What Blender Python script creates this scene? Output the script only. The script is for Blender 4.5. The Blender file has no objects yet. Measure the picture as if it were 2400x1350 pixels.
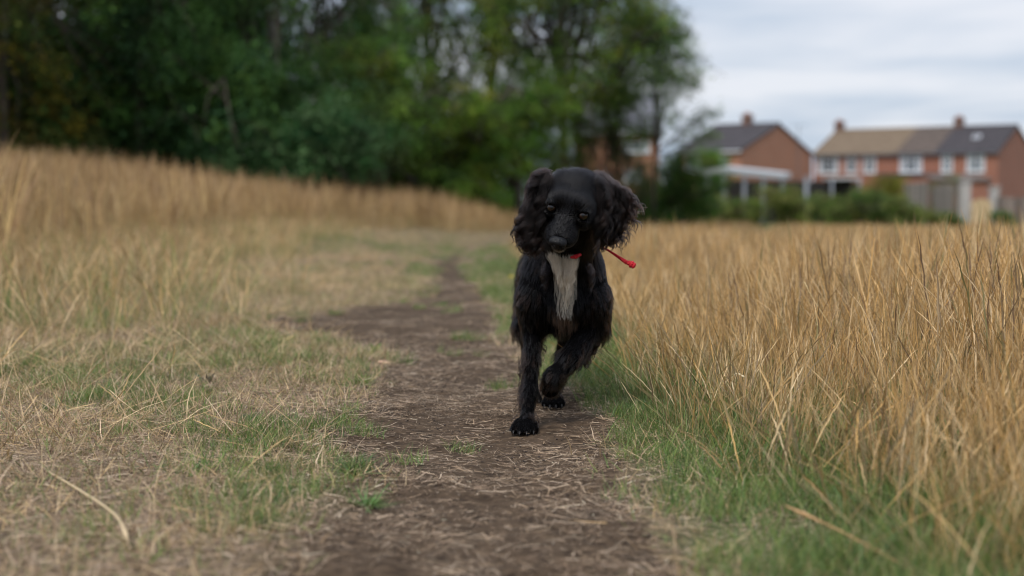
import bpy, math, random
import numpy as np
from mathutils import kdtree, Vector

R = math.radians
scene = bpy.context.scene
COL = scene.collection

# ------------------------------------------------------------------ camera
CH = 0.464                    # camera height
PITCH = math.atan(210/3333.33)
F = 3333.33                   # focal length in photo pixels (50 mm on 36 mm, 2400 px)
cam_d = bpy.data.cameras.new('camera')
cam = bpy.data.objects.new('camera', cam_d); COL.objects.link(cam)
cam.location = (0, 0, CH); cam.rotation_euler = (R(90)-PITCH, 0, 0)
cam_d.lens = 50; cam_d.sensor_width = 36; cam_d.clip_start = 0.05; cam_d.clip_end = 3000
cam_d.dof.use_dof = True; cam_d.dof.focus_distance = 2.84; cam_d.dof.aperture_fstop = 2.6
scene.camera = cam

# ------------------------------------------------------------------ world + sun (overcast)
SUN_EL, SUN_AZ = R(52), R(205)
w = bpy.data.worlds.new('World'); scene.world = w; w.use_nodes = True
nt = w.node_tree; nt.nodes.clear()
N = nt.nodes.new; LK = nt.links.new
out = N('ShaderNodeOutputWorld')
sky = N('ShaderNodeTexSky'); sky.sky_type = 'NISHITA'; sky.sun_disc = False
sky.sun_elevation = SUN_EL; sky.sun_rotation = SUN_AZ
bg1 = N('ShaderNodeBackground'); bg1.inputs[1].default_value = 0.10
LK(sky.outputs[0], bg1.inputs[0])
tc = N('ShaderNodeTexCoord')
mp = N('ShaderNodeMapping'); mp.inputs['Scale'].default_value = (1.5, 1.5, 14.0)
LK(tc.outputs['Generated'], mp.inputs[0])
nz = N('ShaderNodeTexNoise'); nz.inputs['Scale'].default_value = 1.6; nz.inputs['Detail'].default_value = 5
nz.inputs['Roughness'].default_value = 0.5; nz.inputs['Distortion'].default_value = 0.3
LK(mp.outputs[0], nz.inputs['Vector'])
cr = N('ShaderNodeValToRGB'); LK(nz.outputs['Fac'], cr.inputs[0])
cr.color_ramp.elements[0].position = 0.38; cr.color_ramp.elements[0].color = (0.39, 0.48, 0.61, 1)
cr.color_ramp.elements[1].position = 0.60; cr.color_ramp.elements[1].color = (0.71, 0.73, 0.79, 1)
sep = N('ShaderNodeSeparateXYZ'); LK(tc.outputs['Generated'], sep.inputs[0])
# overcast sky: brighter towards the zenith
mr = N('ShaderNodeMapRange'); mr.inputs['From Min'].default_value = 0.15; mr.inputs['From Max'].default_value = 1.0
mr.inputs['To Min'].default_value = 1.0; mr.inputs['To Max'].default_value = 1.75
LK(sep.outputs['Z'], mr.inputs['Value'])
bg2 = N('ShaderNodeBackground'); LK(cr.outputs[0], bg2.inputs[0]); LK(mr.outputs[0], bg2.inputs[1])
mx = N('ShaderNodeMixShader'); mx.inputs[0].default_value = 0.9
LK(bg1.outputs[0], mx.inputs[1]); LK(bg2.outputs[0], mx.inputs[2]); LK(mx.outputs[0], out.inputs[0])

sun_d = bpy.data.lights.new('sun', 'SUN'); sun_d.energy = 1.8; sun_d.angle = R(14); sun_d.color = (1.0, 0.95, 0.88)
sun = bpy.data.objects.new('sun', sun_d); COL.objects.link(sun)
dv = Vector((math.sin(SUN_AZ)*math.cos(SUN_EL), math.cos(SUN_AZ)*math.cos(SUN_EL), math.sin(SUN_EL)))
sun.rotation_euler = dv.to_track_quat('Z', 'Y').to_euler()

scene.render.engine = 'CYCLES'
scene.view_settings.view_transform = 'Standard'; scene.view_settings.look = 'None'
scene.view_settings.exposure = 0.24; scene.view_settings.gamma = 1.0
scene.view_settings.use_curve_mapping = False
scene.cycles.use_denoising = True; scene.cycles.filter_width = 1.1
scene.cycles.max_bounces = 8; scene.cycles.diffuse_bounces = 3; scene.cycles.glossy_bounces = 3
scene.cycles.transmission_bounces = 4; scene.cycles.transparent_max_bounces = 8
scene.cycles.caustics_reflective = False; scene.cycles.caustics_refractive = False
scene.cycles_curves.shape = 'RIBBONS'

# ------------------------------------------------------------------ helpers
CP, SP = math.cos(PITCH), math.sin(PITCH)
def at(px, py, Y):
    """world point seen at photo pixel (px, py) at distance Y"""
    u = (px-1200)/F; v = (675-py)/F
    t = Y/(CP+v*SP)
    return np.array([u*t, Y, CH+t*(v*CP-SP)])
def proj(P):
    """photo pixel of world points"""
    x, y, z = P[..., 0], P[..., 1], P[..., 2]-CH
    d = y*CP-z*SP; v = y*SP+z*CP
    return 1200+F*x/d, 675-F*v/d

def sm(a, b, x):
    t = np.clip((x-a)/(b-a), 0, 1); return t*t*(3-2*t)

_rs = np.random.RandomState(7)
_tab = _rs.rand(256, 256)
def vnoise(x, y):
    xi = np.floor(x).astype(int); yi = np.floor(y).astype(int)
    fx = x-xi; fy = y-yi; fx = fx*fx*(3-2*fx); fy = fy*fy*(3-2*fy)
    a = _tab[xi % 256, yi % 256]; b = _tab[(xi+1) % 256, yi % 256]
    c = _tab[xi % 256, (yi+1) % 256]; d = _tab[(xi+1) % 256, (yi+1) % 256]
    return (a*(1-fx)+b*fx)*(1-fy)+(c*(1-fx)+d*fx)*fy
def fbm(x, y, o=4):
    s = 0; a = 0.5; t = 0
    for i in range(o):
        s = s+a*vnoise(x*2**i+17.3*i, y*2**i+9.1*i); t += a; a *= 0.55
    return s/t

def tag(o, label=None, cat=None, group=None, kind=None):
    if label: o['label'] = label
    if cat: o['category'] = cat
    if group: o['group'] = group
    if kind: o['kind'] = kind
    return o

def mesh_np(name, V, Fc, mat=None, smooth=False, col=None):
    """V (n,3); Fc (m,k) int array or list"""
    me = bpy.data.meshes.new(name)
    V = np.asarray(V, dtype=np.float32)
    if isinstance(Fc, np.ndarray):
        me.vertices.add(len(V)); me.vertices.foreach_set('co', V.ravel())
        m, k = Fc.shape
        me.loops.add(m*k); me.loops.foreach_set('vertex_index', Fc.astype(np.int32).ravel())
        me.polygons.add(m); me.polygons.foreach_set('loop_start', np.arange(0, m*k, k, dtype=np.int32))
        me.update(calc_edges=True)
    else:
        me.from_pydata([tuple(map(float, v)) for v in V], [], [tuple(int(i) for i in f) for f in Fc])
        me.update()
    if smooth: me.polygons.foreach_set('use_smooth', np.ones(len(me.polygons), dtype=bool))
    if col is not None:
        a = me.attributes.new('col', 'FLOAT_COLOR', 'POINT')
        c = np.ones((len(V), 4), dtype=np.float32); c[:, :3] = col
        a.data.foreach_set('color', c.ravel())
    if mat: me.materials.append(mat)
    return me

def link(name, data, parent=None, loc=(0, 0, 0)):
    o = bpy.data.objects.new(name, data); COL.objects.link(o)
    o.location = loc
    if parent: o.parent = parent
    return o
def empty(name, loc, rz=0):
    o = link(name, None, None, loc); o.rotation_euler = (0, 0, rz); o.empty_display_size = 0.2
    return o

class MB:
    """collects shapes, builds ONE mesh object"""
    def __init__(s): s.V = []; s.F = []
    def add(s, V, Fc):
        b = len(s.V); s.V += [tuple(v) for v in V]; s.F += [tuple(i+b for i in f) for f in Fc]; return s
    def box(s, x0, x1, y0, y1, z0, z1):
        return s.add([(x0, y0, z0), (x1, y0, z0), (x1, y1, z0), (x0, y1, z0), (x0, y0, z1), (x1, y0, z1), (x1, y1, z1), (x0, y1, z1)],
                     [(0, 3, 2, 1), (4, 5, 6, 7), (0, 1, 5, 4), (1, 2, 6, 5), (2, 3, 7, 6), (3, 0, 4, 7)])
    def prism(s, pts, d):
        """pts: polygon (list of 3d), extruded by vector d"""
        n = len(pts); d = np.array(d)
        V = [tuple(p) for p in pts]+[tuple(np.array(p)+d) for p in pts]
        Fc = [tuple(range(n))[::-1], tuple(range(n, 2*n))]+[(i, (i+1) % n, n+(i+1) % n, n+i) for i in range(n)]
        return s.add(V, Fc)
    def tube(s, pts, rad, k=8):
        pts = [np.array(p, float) for p in pts]; n = len(pts)
        if not hasattr(rad, '__len__'): rad = [rad]*n
        V = []; ref = np.array([0.13, 0.31, 0.94])
        for i, p in enumerate(pts):
            t = pts[min(i+1, n-1)]-pts[max(i-1, 0)]; t /= np.linalg.norm(t)+1e-9
            a = np.cross(t, ref); 
            if np.linalg.norm(a) < .15: a = np.cross(t, np.array([1., 0, 0]))
            a /= np.linalg.norm(a); b = np.cross(t, a)
            for j in range(k):
                q = 2*math.pi*j/k
                V.append(p+rad[i]*(a*math.cos(q)+b*math.sin(q)))
        Fc = [(i*k+j, i*k+(j+1) % k, (i+1)*k+(j+1) % k, (i+1)*k+j) for i in range(n-1) for j in range(k)]
        Fc += [tuple(range(k))[::-1], tuple((n-1)*k+j for j in range(k))]
        return s.add(V, Fc)
    def build(s, name, mat, parent=None, loc=(0, 0, 0), smooth=False):
        return link(name, mesh_np(name, s.V, s.F, mat, smooth), parent, loc)

# ------------------------------------------------------------------ materials
def newmat(name):
    m = bpy.data.materials.new(name); m.use_nodes = True
    b = m.node_tree.nodes['Principled BSDF']; return m, m.node_tree, b
def attr_mat(name, rough=0.6, trans=0.0, tint=True, spec=0.3, inst_var=0.25, objcol=False):
    """colour from the mesh attribute 'col', varied per instance, with leaf translucency"""
    m, t, b = newmat(name)
    a = t.nodes.new('ShaderNodeAttribute'); a.attribute_name = 'col'
    c = a.outputs['Color']
    oi = t.nodes.new('ShaderNodeObjectInfo')
    if inst_var:
        h = t.nodes.new('ShaderNodeHueSaturation')
        r = t.nodes.new('ShaderNodeMapRange'); r.inputs['To Min'].default_value = 1-inst_var; r.inputs['To Max'].default_value = 1+inst_var
        t.links.new(oi.outputs['Random'], r.inputs['Value']); t.links.new(r.outputs[0], h.inputs['Value'])
        t.links.new(c, h.inputs['Color']); c = h.outputs[0]
    if objcol:
        mxn = t.nodes.new('ShaderNodeMix'); mxn.data_type = 'RGBA'; mxn.blend_type = 'MULTIPLY'; mxn.inputs[0].default_value = 1
        t.links.new(c, mxn.inputs[6]); t.links.new(oi.outputs['Color'], mxn.inputs[7]); c = mxn.outputs[2]
    t.links.new(c, b.inputs['Base Color'])
    b.inputs['Roughness'].default_value = rough; b.inputs['Specular IOR Level'].default_value = spec
    if trans:
        tr = t.nodes.new('ShaderNodeBsdfTranslucent'); t.links.new(c, tr.inputs[0])
        ms = t.nodes.new('ShaderNodeMixShader'); ms.inputs[0].default_value = trans
        o = t.nodes['Material Output']
        t.links.new(b.outputs[0], ms.inputs[1]); t.links.new(tr.outputs[0], ms.inputs[2]); t.links.new(ms.outputs[0], o.inputs[0])
    return m
def noisy(name, c1, c2, scale=5, rough=0.8, detail=6, bump=0.0, spec=0.3, vec=(1, 1, 1), objspace=True):
    m, t, b = newmat(name)
    tcn = t.nodes.new('ShaderNodeTexCoord'); mpn = t.nodes.new('ShaderNodeMapping'); mpn.inputs['Scale'].default_value = vec
    t.links.new(tcn.outputs['Object'], mpn.inputs[0])
    n = t.nodes.new('ShaderNodeTexNoise'); n.inputs['Scale'].default_value = scale; n.inputs['Detail'].default_value = detail
    t.links.new(mpn.outputs[0], n.inputs['Vector'])
    r = t.nodes.new('ShaderNodeValToRGB'); r.color_ramp.elements[0].position = .35; r.color_ramp.elements[1].position = .68
    r.color_ramp.elements[0].color = (*c1, 1); r.color_ramp.elements[1].color = (*c2, 1)
    t.links.new(n.outputs['Fac'], r.inputs[0]); t.links.new(r.outputs[0], b.inputs['Base Color'])
    b.inputs['Roughness'].default_value = rough; b.inputs['Specular IOR Level'].default_value = spec
    if bump:
        bn = t.nodes.new('ShaderNodeBump'); bn.inputs['Strength'].default_value = bump; bn.inputs['Distance'].default_value = .02
        t.links.new(n.outputs['Fac'], bn.inputs['Height']); t.links.new(bn.outputs[0], b.inputs['Normal'])
    return m
def brick_mat(name, c1, c2, mortar):
    m, t, b = newmat(name)
    tcn = t.nodes.new('ShaderNodeTexCoord')
    # face-aligned coordinates: (along the wall, height)
    geo = t.nodes.new('ShaderNodeNewGeometry')
    sx = t.nodes.new('ShaderNodeSeparateXYZ'); t.links.new(tcn.outputs['Object'], sx.inputs[0])
    ad = t.nodes.new('ShaderNodeMath'); ad.operation = 'ADD'; t.links.new(sx.outputs[0], ad.inputs[0]); t.links.new(sx.outputs[1], ad.inputs[1])
    cb = t.nodes.new('ShaderNodeCombineXYZ'); t.links.new(ad.outputs[0], cb.inputs[0]); t.links.new(sx.outputs[2], cb.inputs[1])
    br = t.nodes.new('ShaderNodeTexBrick'); br.inputs['Scale'].default_value = 1.0
    br.inputs['Brick Width'].default_value = .225; br.inputs['Row Height'].default_value = .075; br.inputs['Mortar Size'].default_value = .008
    br.inputs['Color1'].default_value = (*c1, 1); br.inputs['Color2'].default_value = (*c2, 1); br.inputs['Mortar'].default_value = (*mortar, 1)
    t.links.new(cb.outputs[0], br.inputs['Vector'])
    n = t.nodes.new('ShaderNodeTexNoise'); n.inputs['Scale'].default_value = .6; n.inputs['Detail'].default_value = 5
    t.links.new(tcn.outputs['Object'], n.inputs['Vector'])
    h = t.nodes.new('ShaderNodeHueSaturation'); r = t.nodes.new('ShaderNodeMapRange')
    r.inputs['To Min'].default_value = .75; r.inputs['To Max'].default_value = 1.2
    t.links.new(n.outputs['Fac'], r.inputs['Value']); t.links.new(r.outputs[0], h.inputs['Value'])
    t.links.new(br.outputs['Color'], h.inputs['Color']); t.links.new(h.outputs[0], b.inputs['Base Color'])
    b.inputs['Roughness'].default_value = .9
    return m
def plain(name, c, rough=.5, spec=.5, metal=0):
    m, t, b = newmat(name); b.inputs['Base Color'].default_value = (*c, 1); b.inputs['Roughness'].default_value = rough
    b.inputs['Specular IOR Level'].default_value = spec; b.inputs['Metallic'].default_value = metal; return m

# ------------------------------------------------------------------ terrain functions
PY = np.array([0.8, 1.75, 2.26, 2.89, 3.56, 4.2, 4.62, 5.43, 6.1, 6.58, 8.36, 11.5, 16.3, 20.6, 26, 33, 42])
PL = np.array([-.24, -.26, -.24, -.46, -.34, -.36, -.62, -1.02, -.66, -.46, -.50, -.62, -.62, -.50, .10, 1.4, 4.2])
PR = np.array([.24, .22, .22, .20, .11, .04, .00, -.04, -.06, -.10, -.24, -.44, -.44, -.30, .3, 1.6, 4.4])
RBY = np.array([0, 2.1, 2.89, 4.62, 11.5, 20, 26, 32, 40, 60])
RBX = np.array([.60, .50, .41, .29, .08, .02, 1.0, 3.2, 8.0, 9.0])
BY = np.array([0, 8, 12, 18, 22, 26, 31, 37, 60]); BX = np.array([-4.6, -3.6, -3.8, -4.0, -3.2, -1.8, .2, 5., 12.])
def bare(X, Y):
    n = (fbm(X*5+3, Y*2.4+8, 4)-.5)*.55
    l = np.interp(Y, PY, PL); r = np.interp(Y, PY, PR); wd = .10
    wl_ = wd+.14*sm(4.4, 3.2, Y)
    return sm(-wl_, wl_, X-l+n*.6)*sm(-wd*.7, wd*.7, r-X+n*.28)*(1-.92*sm(9.5, 17, Y))
def rb(Y): return np.interp(Y, RBY, RBX)
def bx(Y): return np.interp(Y, BY, BX)
def H(X, Y):
    z = -.62*sm(3, 30, Y)*sm(-4.0, 4.5, X)
    z = z-.25*sm(45, 70, Y)*sm(-1, 5, X)-.75*sm(75, 105, Y)*sm(-1, 8, X)
    z = z+.34*sm(2.6, 7.5, -X)*sm(7, 16, Y)
    z = z+.030*(fbm(X*.9, Y*.9+40, 3)-.5)
    z = z+.018*(fbm(X*5, Y*5+11, 3)-.5)
    l = np.interp(Y, PY, PL); r = np.interp(Y, PY, PR)
    z = z-.018*np.exp(-((X-(l+r)/2)/.22)**2)*sm(60, 20, Y)
    return z
def green_n(X, Y): return fbm(X*2.3+31, Y*1.5+5, 3)

# ------------------------------------------------------------------ ground sheet
def axis(parts):
    o = [parts[0][0]]
    for a, b, s in parts:
        n = max(1, int(round((b-a)/s))); o += list(np.linspace(a, b, n+1)[1:])
    return np.array(o)
gx = axis([(-900, -200, 100), (-200, -40, 16), (-40, -10, 2), (-10, -3, .25), (-3, -1.3, .05), (-1.3, 1.2, .012), (1.2, 3, .06), (3, 12, .3), (12, 60, 3), (60, 200, 14), (200, 900, 100)])
gy = axis([(-300, -40, 40), (-40, -2, 4), (-2, 1, .3), (1, 5.5, .014), (5.5, 9, .04), (9, 20, .15), (20, 50, .6), (50, 130, 2.5), (130, 400, 20), (400, 1500, 100)])
GX, GY = np.meshgrid(gx, gy, indexing='ij')
GZ = H(GX, GY)
br = bare(GX, GY)
fine = np.exp(-((GX+.05)/1.3)**4)*sm(6.5, 5, GY)*sm(.8, 1.2, GY)
GZ = GZ+fine*(.010*(fbm(GX*26, GY*26, 4)-.5)+.005*(fbm(GX*70, GY*70+5, 2)-.5))
V = np.stack([GX, GY, GZ], -1).reshape(-1, 3)
nx, ny = GX.shape
i, j = np.meshgrid(np.arange(nx-1), np.arange(ny-1), indexing='ij'); q = (i*ny+j).ravel()
Fg = np.stack([q, q+ny, q+ny+1, q+1], -1)
farfield = sm(-.1, .3, GX-rb(GY))
greenm = np.clip(sm(-.35, -.05, GX-rb(GY))*sm(.5, .1, GX-rb(GY))*.9*(1-.8*sm(8, 15, GY))+sm(.50, .66, green_n(GX, GY))*.7, 0, 1)
# rough strip under the far hedges and gardens is green
greenm = np.maximum(greenm, sm(44, 50, GY))
colg = np.stack([br.ravel(), greenm.ravel(), farfield.ravel()], -1)
gm, t, b = newmat('field_soil')
a = t.nodes.new('ShaderNodeAttribute'); a.attribute_name = 'col'
sp = t.nodes.new('ShaderNodeSeparateColor'); t.links.new(a.outputs['Color'], sp.inputs[0])
tcn = t.nodes.new('ShaderNodeTexCoord')
def tnoise(scale, detail=8, rough=.6, vec=None):
    n = t.nodes.new('ShaderNodeTexNoise'); n.inputs['Scale'].default_value = scale; n.inputs['Detail'].default_value = detail
    n.inputs['Roughness'].default_value = rough
    t.links.new(tcn.outputs['Object'], n.inputs['Vector']); return n
def ramp(inp, p0, c0, p1, c1):
    r = t.nodes.new('ShaderNodeValToRGB'); r.color_ramp.elements[0].position = p0; r.color_ramp.elements[0].color = (*c0, 1)
    r.color_ramp.elements[1].position = p1; r.color_ramp.elements[1].color = (*c1, 1); t.links.new(inp, r.inputs[0]); return r
def mixc(f, c1, c2):
    m_ = t.nodes.new('ShaderNodeMix'); m_.data_type = 'RGBA'; t.links.new(f, m_.inputs[0]); t.links.new(c1, m_.inputs[6]); t.links.new(c2, m_.inputs[7]); return m_
n1 = tnoise(45); n2 = tnoise(9); n3 = tnoise(160, 4)
soil = ramp(n1.outputs['Fac'], .35, (.042, .027, .0165), .75, (.145, .098, .062))
that = ramp(n1.outputs['Fac'], .32, (.06, .042, .028), .66, (.25, .18, .11))
grn = ramp(n1.outputs['Fac'], .35, (.045, .06, .022), .7, (.12, .15, .05))
m1 = mixc(sp.outputs[1], that.outputs[0], grn.outputs[0])
mm = t.nodes.new('ShaderNodeMath'); mm.operation = 'ADD'; t.links.new(sp.outputs[0], mm.inputs[0])
m2n = t.nodes.new('ShaderNodeMapRange'); m2n.inputs['To Min'].default_value = -.35; m2n.inputs['To Max'].default_value = .35
t.links.new(n2.outputs['Fac'], m2n.inputs['Value']); t.links.new(m2n.outputs[0], mm.inputs[1]); mm.use_clamp = True
r4 = ramp(mm.outputs[0], .3, (0, 0, 0), .62, (1, 1, 1))
m3 = mixc(r4.outputs[0], m1.outputs[2], soil.outputs[0])
t.links.new(m3.outputs[2], b.inputs['Base Color'])
b.inputs['Roughness'].default_value = .95; b.inputs['Specular IOR Level'].default_value = .15
bn = t.nodes.new('ShaderNodeBump'); bn.inputs['Strength'].default_value = .8; bn.inputs['Distance'].default_value = .006
ad = t.nodes.new('ShaderNodeMath'); t.links.new(n1.outputs['Fac'], ad.inputs[0]); t.links.new(n3.outputs['Fac'], ad.inputs[1])
t.links.new(ad.outputs[0], bn.inputs['Height']); t.links.new(bn.outputs[0], b.inputs['Normal'])
g = link('ground', mesh_np('ground', V, Fg, gm, True, colg)); tag(g, 'dry field with a trodden dark earth path running away', None, None, 'structure')

# ------------------------------------------------------------------ grass tufts (sources, never linked to the scene)
def blades(rng, n, spread, az, lean, bend, length, width, prof, colfn, segs, zig=0, z0=0.0, wob=0.0):
    """vectorised ribbons. returns V, F, C"""
    K = segs+1
    root = np.zeros((n, 3)); rr = spread*np.sqrt(rng.rand(n)); ra = rng.rand(n)*2*np.pi
    root[:, 0] = rr*np.cos(ra); root[:, 1] = rr*np.sin(ra); root[:, 2] = z0-.004
    s = np.linspace(0, 1, K)
    th = lean[:, None]+bend[:, None]*s[None]**1.3
    if wob: th = th+wob*np.cumsum(rng.randn(n, K), 1)/np.sqrt(K)
    azs = az[:, None]+(wob*1.5*np.cumsum(rng.randn(n, K), 1)/np.sqrt(K) if wob else 0)
    d = np.stack([np.sin(th)*np.cos(azs), np.sin(th)*np.sin(azs), np.cos(th)], -1)
    step = (length/segs)[:, None, None]
    P = np.zeros((n, K, 3)); P[:, 0] = root; P[:, 1:] = root[:, None]+np.cumsum(d[:, :-1]*step, 1)
    P[..., 2] = np.maximum(P[..., 2], z0+.001+.006*rng.rand(n, 1))
    wa = az+np.pi/2+rng.randn(n)*.7
    wv = np.stack([np.cos(wa), np.sin(wa), .3*rng.randn(n)], -1)
    wv /= np.linalg.norm(wv, axis=1)[:, None]
    hw = (width[:, None]*np.asarray(prof)[None])[..., None]*.5
    off = 0
    if zig:
        zz = np.zeros(K); zz[K-zig:] = [(-1)**k for k in range(zig)]
        off = (width[:, None]*zz[None]*.55)[..., None]*wv[:, None]
    Lp = P+off-hw*wv[:, None]; Rp = P+off+hw*wv[:, None]
    V = np.stack([Lp, Rp], 2).reshape(-1, 3)
    b0 = (np.arange(n)*K*2)[:, None]+np.arange(segs)[None]*2
    Fc = np.stack([b0, b0+1, b0+3, b0+2], -1).reshape(-1, 4)
    C = colfn(rng, n, s)               # (n,K,3)
    C = np.repeat(C[:, :, None], 2, 2).reshape(-1, 3)
    return V, Fc, C
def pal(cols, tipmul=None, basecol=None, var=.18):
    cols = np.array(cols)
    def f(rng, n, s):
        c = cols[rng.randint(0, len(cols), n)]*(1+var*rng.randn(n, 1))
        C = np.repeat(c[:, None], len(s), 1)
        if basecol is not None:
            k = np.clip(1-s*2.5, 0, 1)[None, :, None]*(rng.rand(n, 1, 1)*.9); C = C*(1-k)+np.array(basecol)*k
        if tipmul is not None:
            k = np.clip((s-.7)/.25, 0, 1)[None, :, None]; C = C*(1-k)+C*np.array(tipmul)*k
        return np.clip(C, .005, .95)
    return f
def joinm(parts):
    Vs, Fs, Cs = [], [], []; b = 0
    for V_, F_, C_ in parts: Vs.append(V_); Fs.append(F_+b); Cs.append(C_); b += len(V_)
    return np.concatenate(Vs), np.concatenate(Fs), np.concatenate(Cs)
STRAW = [(.60, .40, .175), (.68, .48, .24), (.48, .30, .12), (.74, .56, .33), (.34, .21, .085), (.54, .33, .12)]
PALE = [(.56, .40, .22), (.66, .50, .30), (.44, .30, .16), (.50, .34, .17)]
LITTER = [(.48, .34, .215), (.60, .45, .31), (.34, .23, .15), (.20, .135, .09), (.70, .55, .40)]
GREEN = [(.115, .19, .045), (.15, .225, .05), (.085, .15, .045), (.20, .26, .06), (.12, .195, .065)]
OLIVE = [(.22, .25, .08), (.16, .20, .06), (.28, .26, .10)]
BROWN = [(.47, .315, .14), (.37, .24, .115), (.56, .40, .185), (.29, .18, .09)]
stalk_prof = [1, 1, .95, .9, .85, .8, 1.9, 1.3, 2.1, 1.3, 2.0, 1.1, .3]
thin = [1, 1, .9, .7, .45, .1]
GMAT = attr_mat('grass_blade', .55, .25, spec=.35, inst_var=.22)
def A(rng, n, a, b): return a+(b-a)*rng.rand(n)
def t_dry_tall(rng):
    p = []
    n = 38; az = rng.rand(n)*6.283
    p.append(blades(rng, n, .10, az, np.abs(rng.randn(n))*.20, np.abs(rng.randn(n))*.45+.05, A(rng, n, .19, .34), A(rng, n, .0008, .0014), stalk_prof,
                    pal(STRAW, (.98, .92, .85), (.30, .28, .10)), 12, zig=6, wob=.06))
    n = 5; az = rng.rand(n)*6.283   # green or purple-brown heads among them
    p.append(blades(rng, n, .10, az, np.abs(rng.randn(n))*.2, np.abs(rng.randn(n))*.4, A(rng, n, .2, .36), A(rng, n, .0012, .002), stalk_prof,
                    pal([(.22, .20, .08), (.28, .20, .11), (.20, .13, .08)], (.8, .75, .7), (.12, .16, .05)), 12, zig=6, wob=.06))
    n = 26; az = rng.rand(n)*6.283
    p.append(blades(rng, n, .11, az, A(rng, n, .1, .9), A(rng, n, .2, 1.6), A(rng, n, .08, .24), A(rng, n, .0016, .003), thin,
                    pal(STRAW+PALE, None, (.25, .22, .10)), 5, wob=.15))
    n = 10; az = rng.rand(n)*6.283
    p.append(blades(rng, n, .11, az, A(rng, n, .1, .6), A(rng, n, .2, 1.0), A(rng, n, .08, .2), A(rng, n, .002, .003), thin, pal(GREEN+OLIVE), 5, wob=.1))
    return joinm(p)
def t_edge(rng):   # stems fanning out over the green verge
    n = 14; az = rng.rand(n)*6.283
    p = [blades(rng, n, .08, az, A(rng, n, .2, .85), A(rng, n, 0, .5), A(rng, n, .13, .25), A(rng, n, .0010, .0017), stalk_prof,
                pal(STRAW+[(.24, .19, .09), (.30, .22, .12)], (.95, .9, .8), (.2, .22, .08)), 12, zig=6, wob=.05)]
    return joinm(p)
def t_green(rng):
    n = 80; az = rng.rand(n)*6.283
    p = [blades(rng, n, .065, az, A(rng, n, .05, .8), A(rng, n, .2, 1.3), A(rng, n, .03, .085), A(rng, n, .0014, .0026), thin, pal(GREEN+GREEN+OLIVE[:1]), 5, wob=.1)]
    n = 16; az = rng.rand(n)*6.283
    p.append(blades(rng, n, .07, az, A(rng, n, .4, 1.3), A(rng, n, 0, .5), A(rng, n, .03, .08), A(rng, n, .001, .002), thin, pal(PALE), 5, wob=.15))
    return joinm(p)
def t_short(rng):
    n = 60; az = rng.rand(n)*6.283
    p = [blades(rng, n, .09, az, A(rng, n, .3, 1.45), A(rng, n, 0, .8), A(rng, n, .02, .065), A(rng, n, .0010, .0020), thin, pal(PALE+LITTER[:4]+OLIVE[:1], var=.25), 5, wob=.2)]
    n = 12; az = rng.rand(n)*6.283
    p.append(blades(rng, n, .09, az, A(rng, n, .2, 1.2), A(rng, n, .2, 1), A(rng, n, .02, .05), A(rng, n, .0014, .0024), thin, pal(OLIVE+GREEN[:2]), 5, wob=.15))
    return joinm(p)
def t_litter(rng):
    n = 64; az = rng.rand(n)*6.283
    ln = .007+.055*rng.rand(n)**2.6
    p = [blades(rng, n, .10, az, A(rng, n, 1.35, 1.57), A(rng, n, -.15, .15), ln, A(rng, n, .0006, .0016), [1, 1, 1, .9, .8, .5], pal(LITTER, var=.25), 5, wob=.12)]
    return joinm(p)
def t_lay(rng):
    n = 11; az = rng.rand(n)*6.283
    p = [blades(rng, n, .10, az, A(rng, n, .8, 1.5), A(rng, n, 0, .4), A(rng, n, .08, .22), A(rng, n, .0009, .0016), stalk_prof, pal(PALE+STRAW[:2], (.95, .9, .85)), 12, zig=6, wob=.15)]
    n = 22; az = rng.rand(n)*6.283
    p.append(blades(rng, n, .11, az, A(rng, n, .5, 1.4), A(rng, n, 0, .8), A(rng, n, .06, .18), A(rng, n, .0013, .0026), thin, pal(PALE+LITTER[:3]), 5, wob=.2))
    return joinm(p)
def t_mid(rng):    # upright tufts, green at the foot and dry above
    n = 20; az = rng.rand(n)*6.283
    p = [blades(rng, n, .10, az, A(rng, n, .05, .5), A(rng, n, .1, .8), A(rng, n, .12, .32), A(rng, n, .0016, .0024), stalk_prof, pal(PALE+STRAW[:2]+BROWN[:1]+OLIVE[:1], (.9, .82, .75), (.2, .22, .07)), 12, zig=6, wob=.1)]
    n = 30; az = rng.rand(n)*6.283
    p.append(blades(rng, n, .10, az, A(rng, n, .05, .6), A(rng, n, .2, 1), A(rng, n, .07, .20), A(rng, n, .002, .0035), thin, pal(OLIVE+OLIVE+GREEN+PALE[:2]), 5, wob=.12))
    return joinm(p)
def t_brown(rng):
    n = 26; az = rng.rand(n)*6.283
    bp = [1, 1, .95, .9, .85, .8, 3.0, 4.6, 3.2, 4.4, 2.6, 2.0, .5]
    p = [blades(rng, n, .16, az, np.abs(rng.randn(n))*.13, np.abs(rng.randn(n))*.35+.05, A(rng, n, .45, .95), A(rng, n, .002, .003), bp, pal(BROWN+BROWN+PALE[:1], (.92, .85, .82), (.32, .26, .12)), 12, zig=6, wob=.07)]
    n = 30; az = rng.rand(n)*6.283
    p.append(blades(rng, n, .16, az, A(rng, n, .02, .5), A(rng, n, .2, 1.2), A(rng, n, .25, .6), A(rng, n, .003, .005), thin, pal(BROWN[:3]+PALE+OLIVE[:1]), 5, wob=.12))
    return joinm(p)
def tuft_coll(name, fn, k, seed):
    c = bpy.data.collections.new(name)
    for q_ in range(k):
        V_, F_, C_ = fn(np.random.RandomState(seed+q_))
        o = bpy.data.objects.new('%s_%02d' % (name, q_), mesh_np(name, V_, F_, GMAT, False, C_)); c.objects.link(o)
    return c
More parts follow.
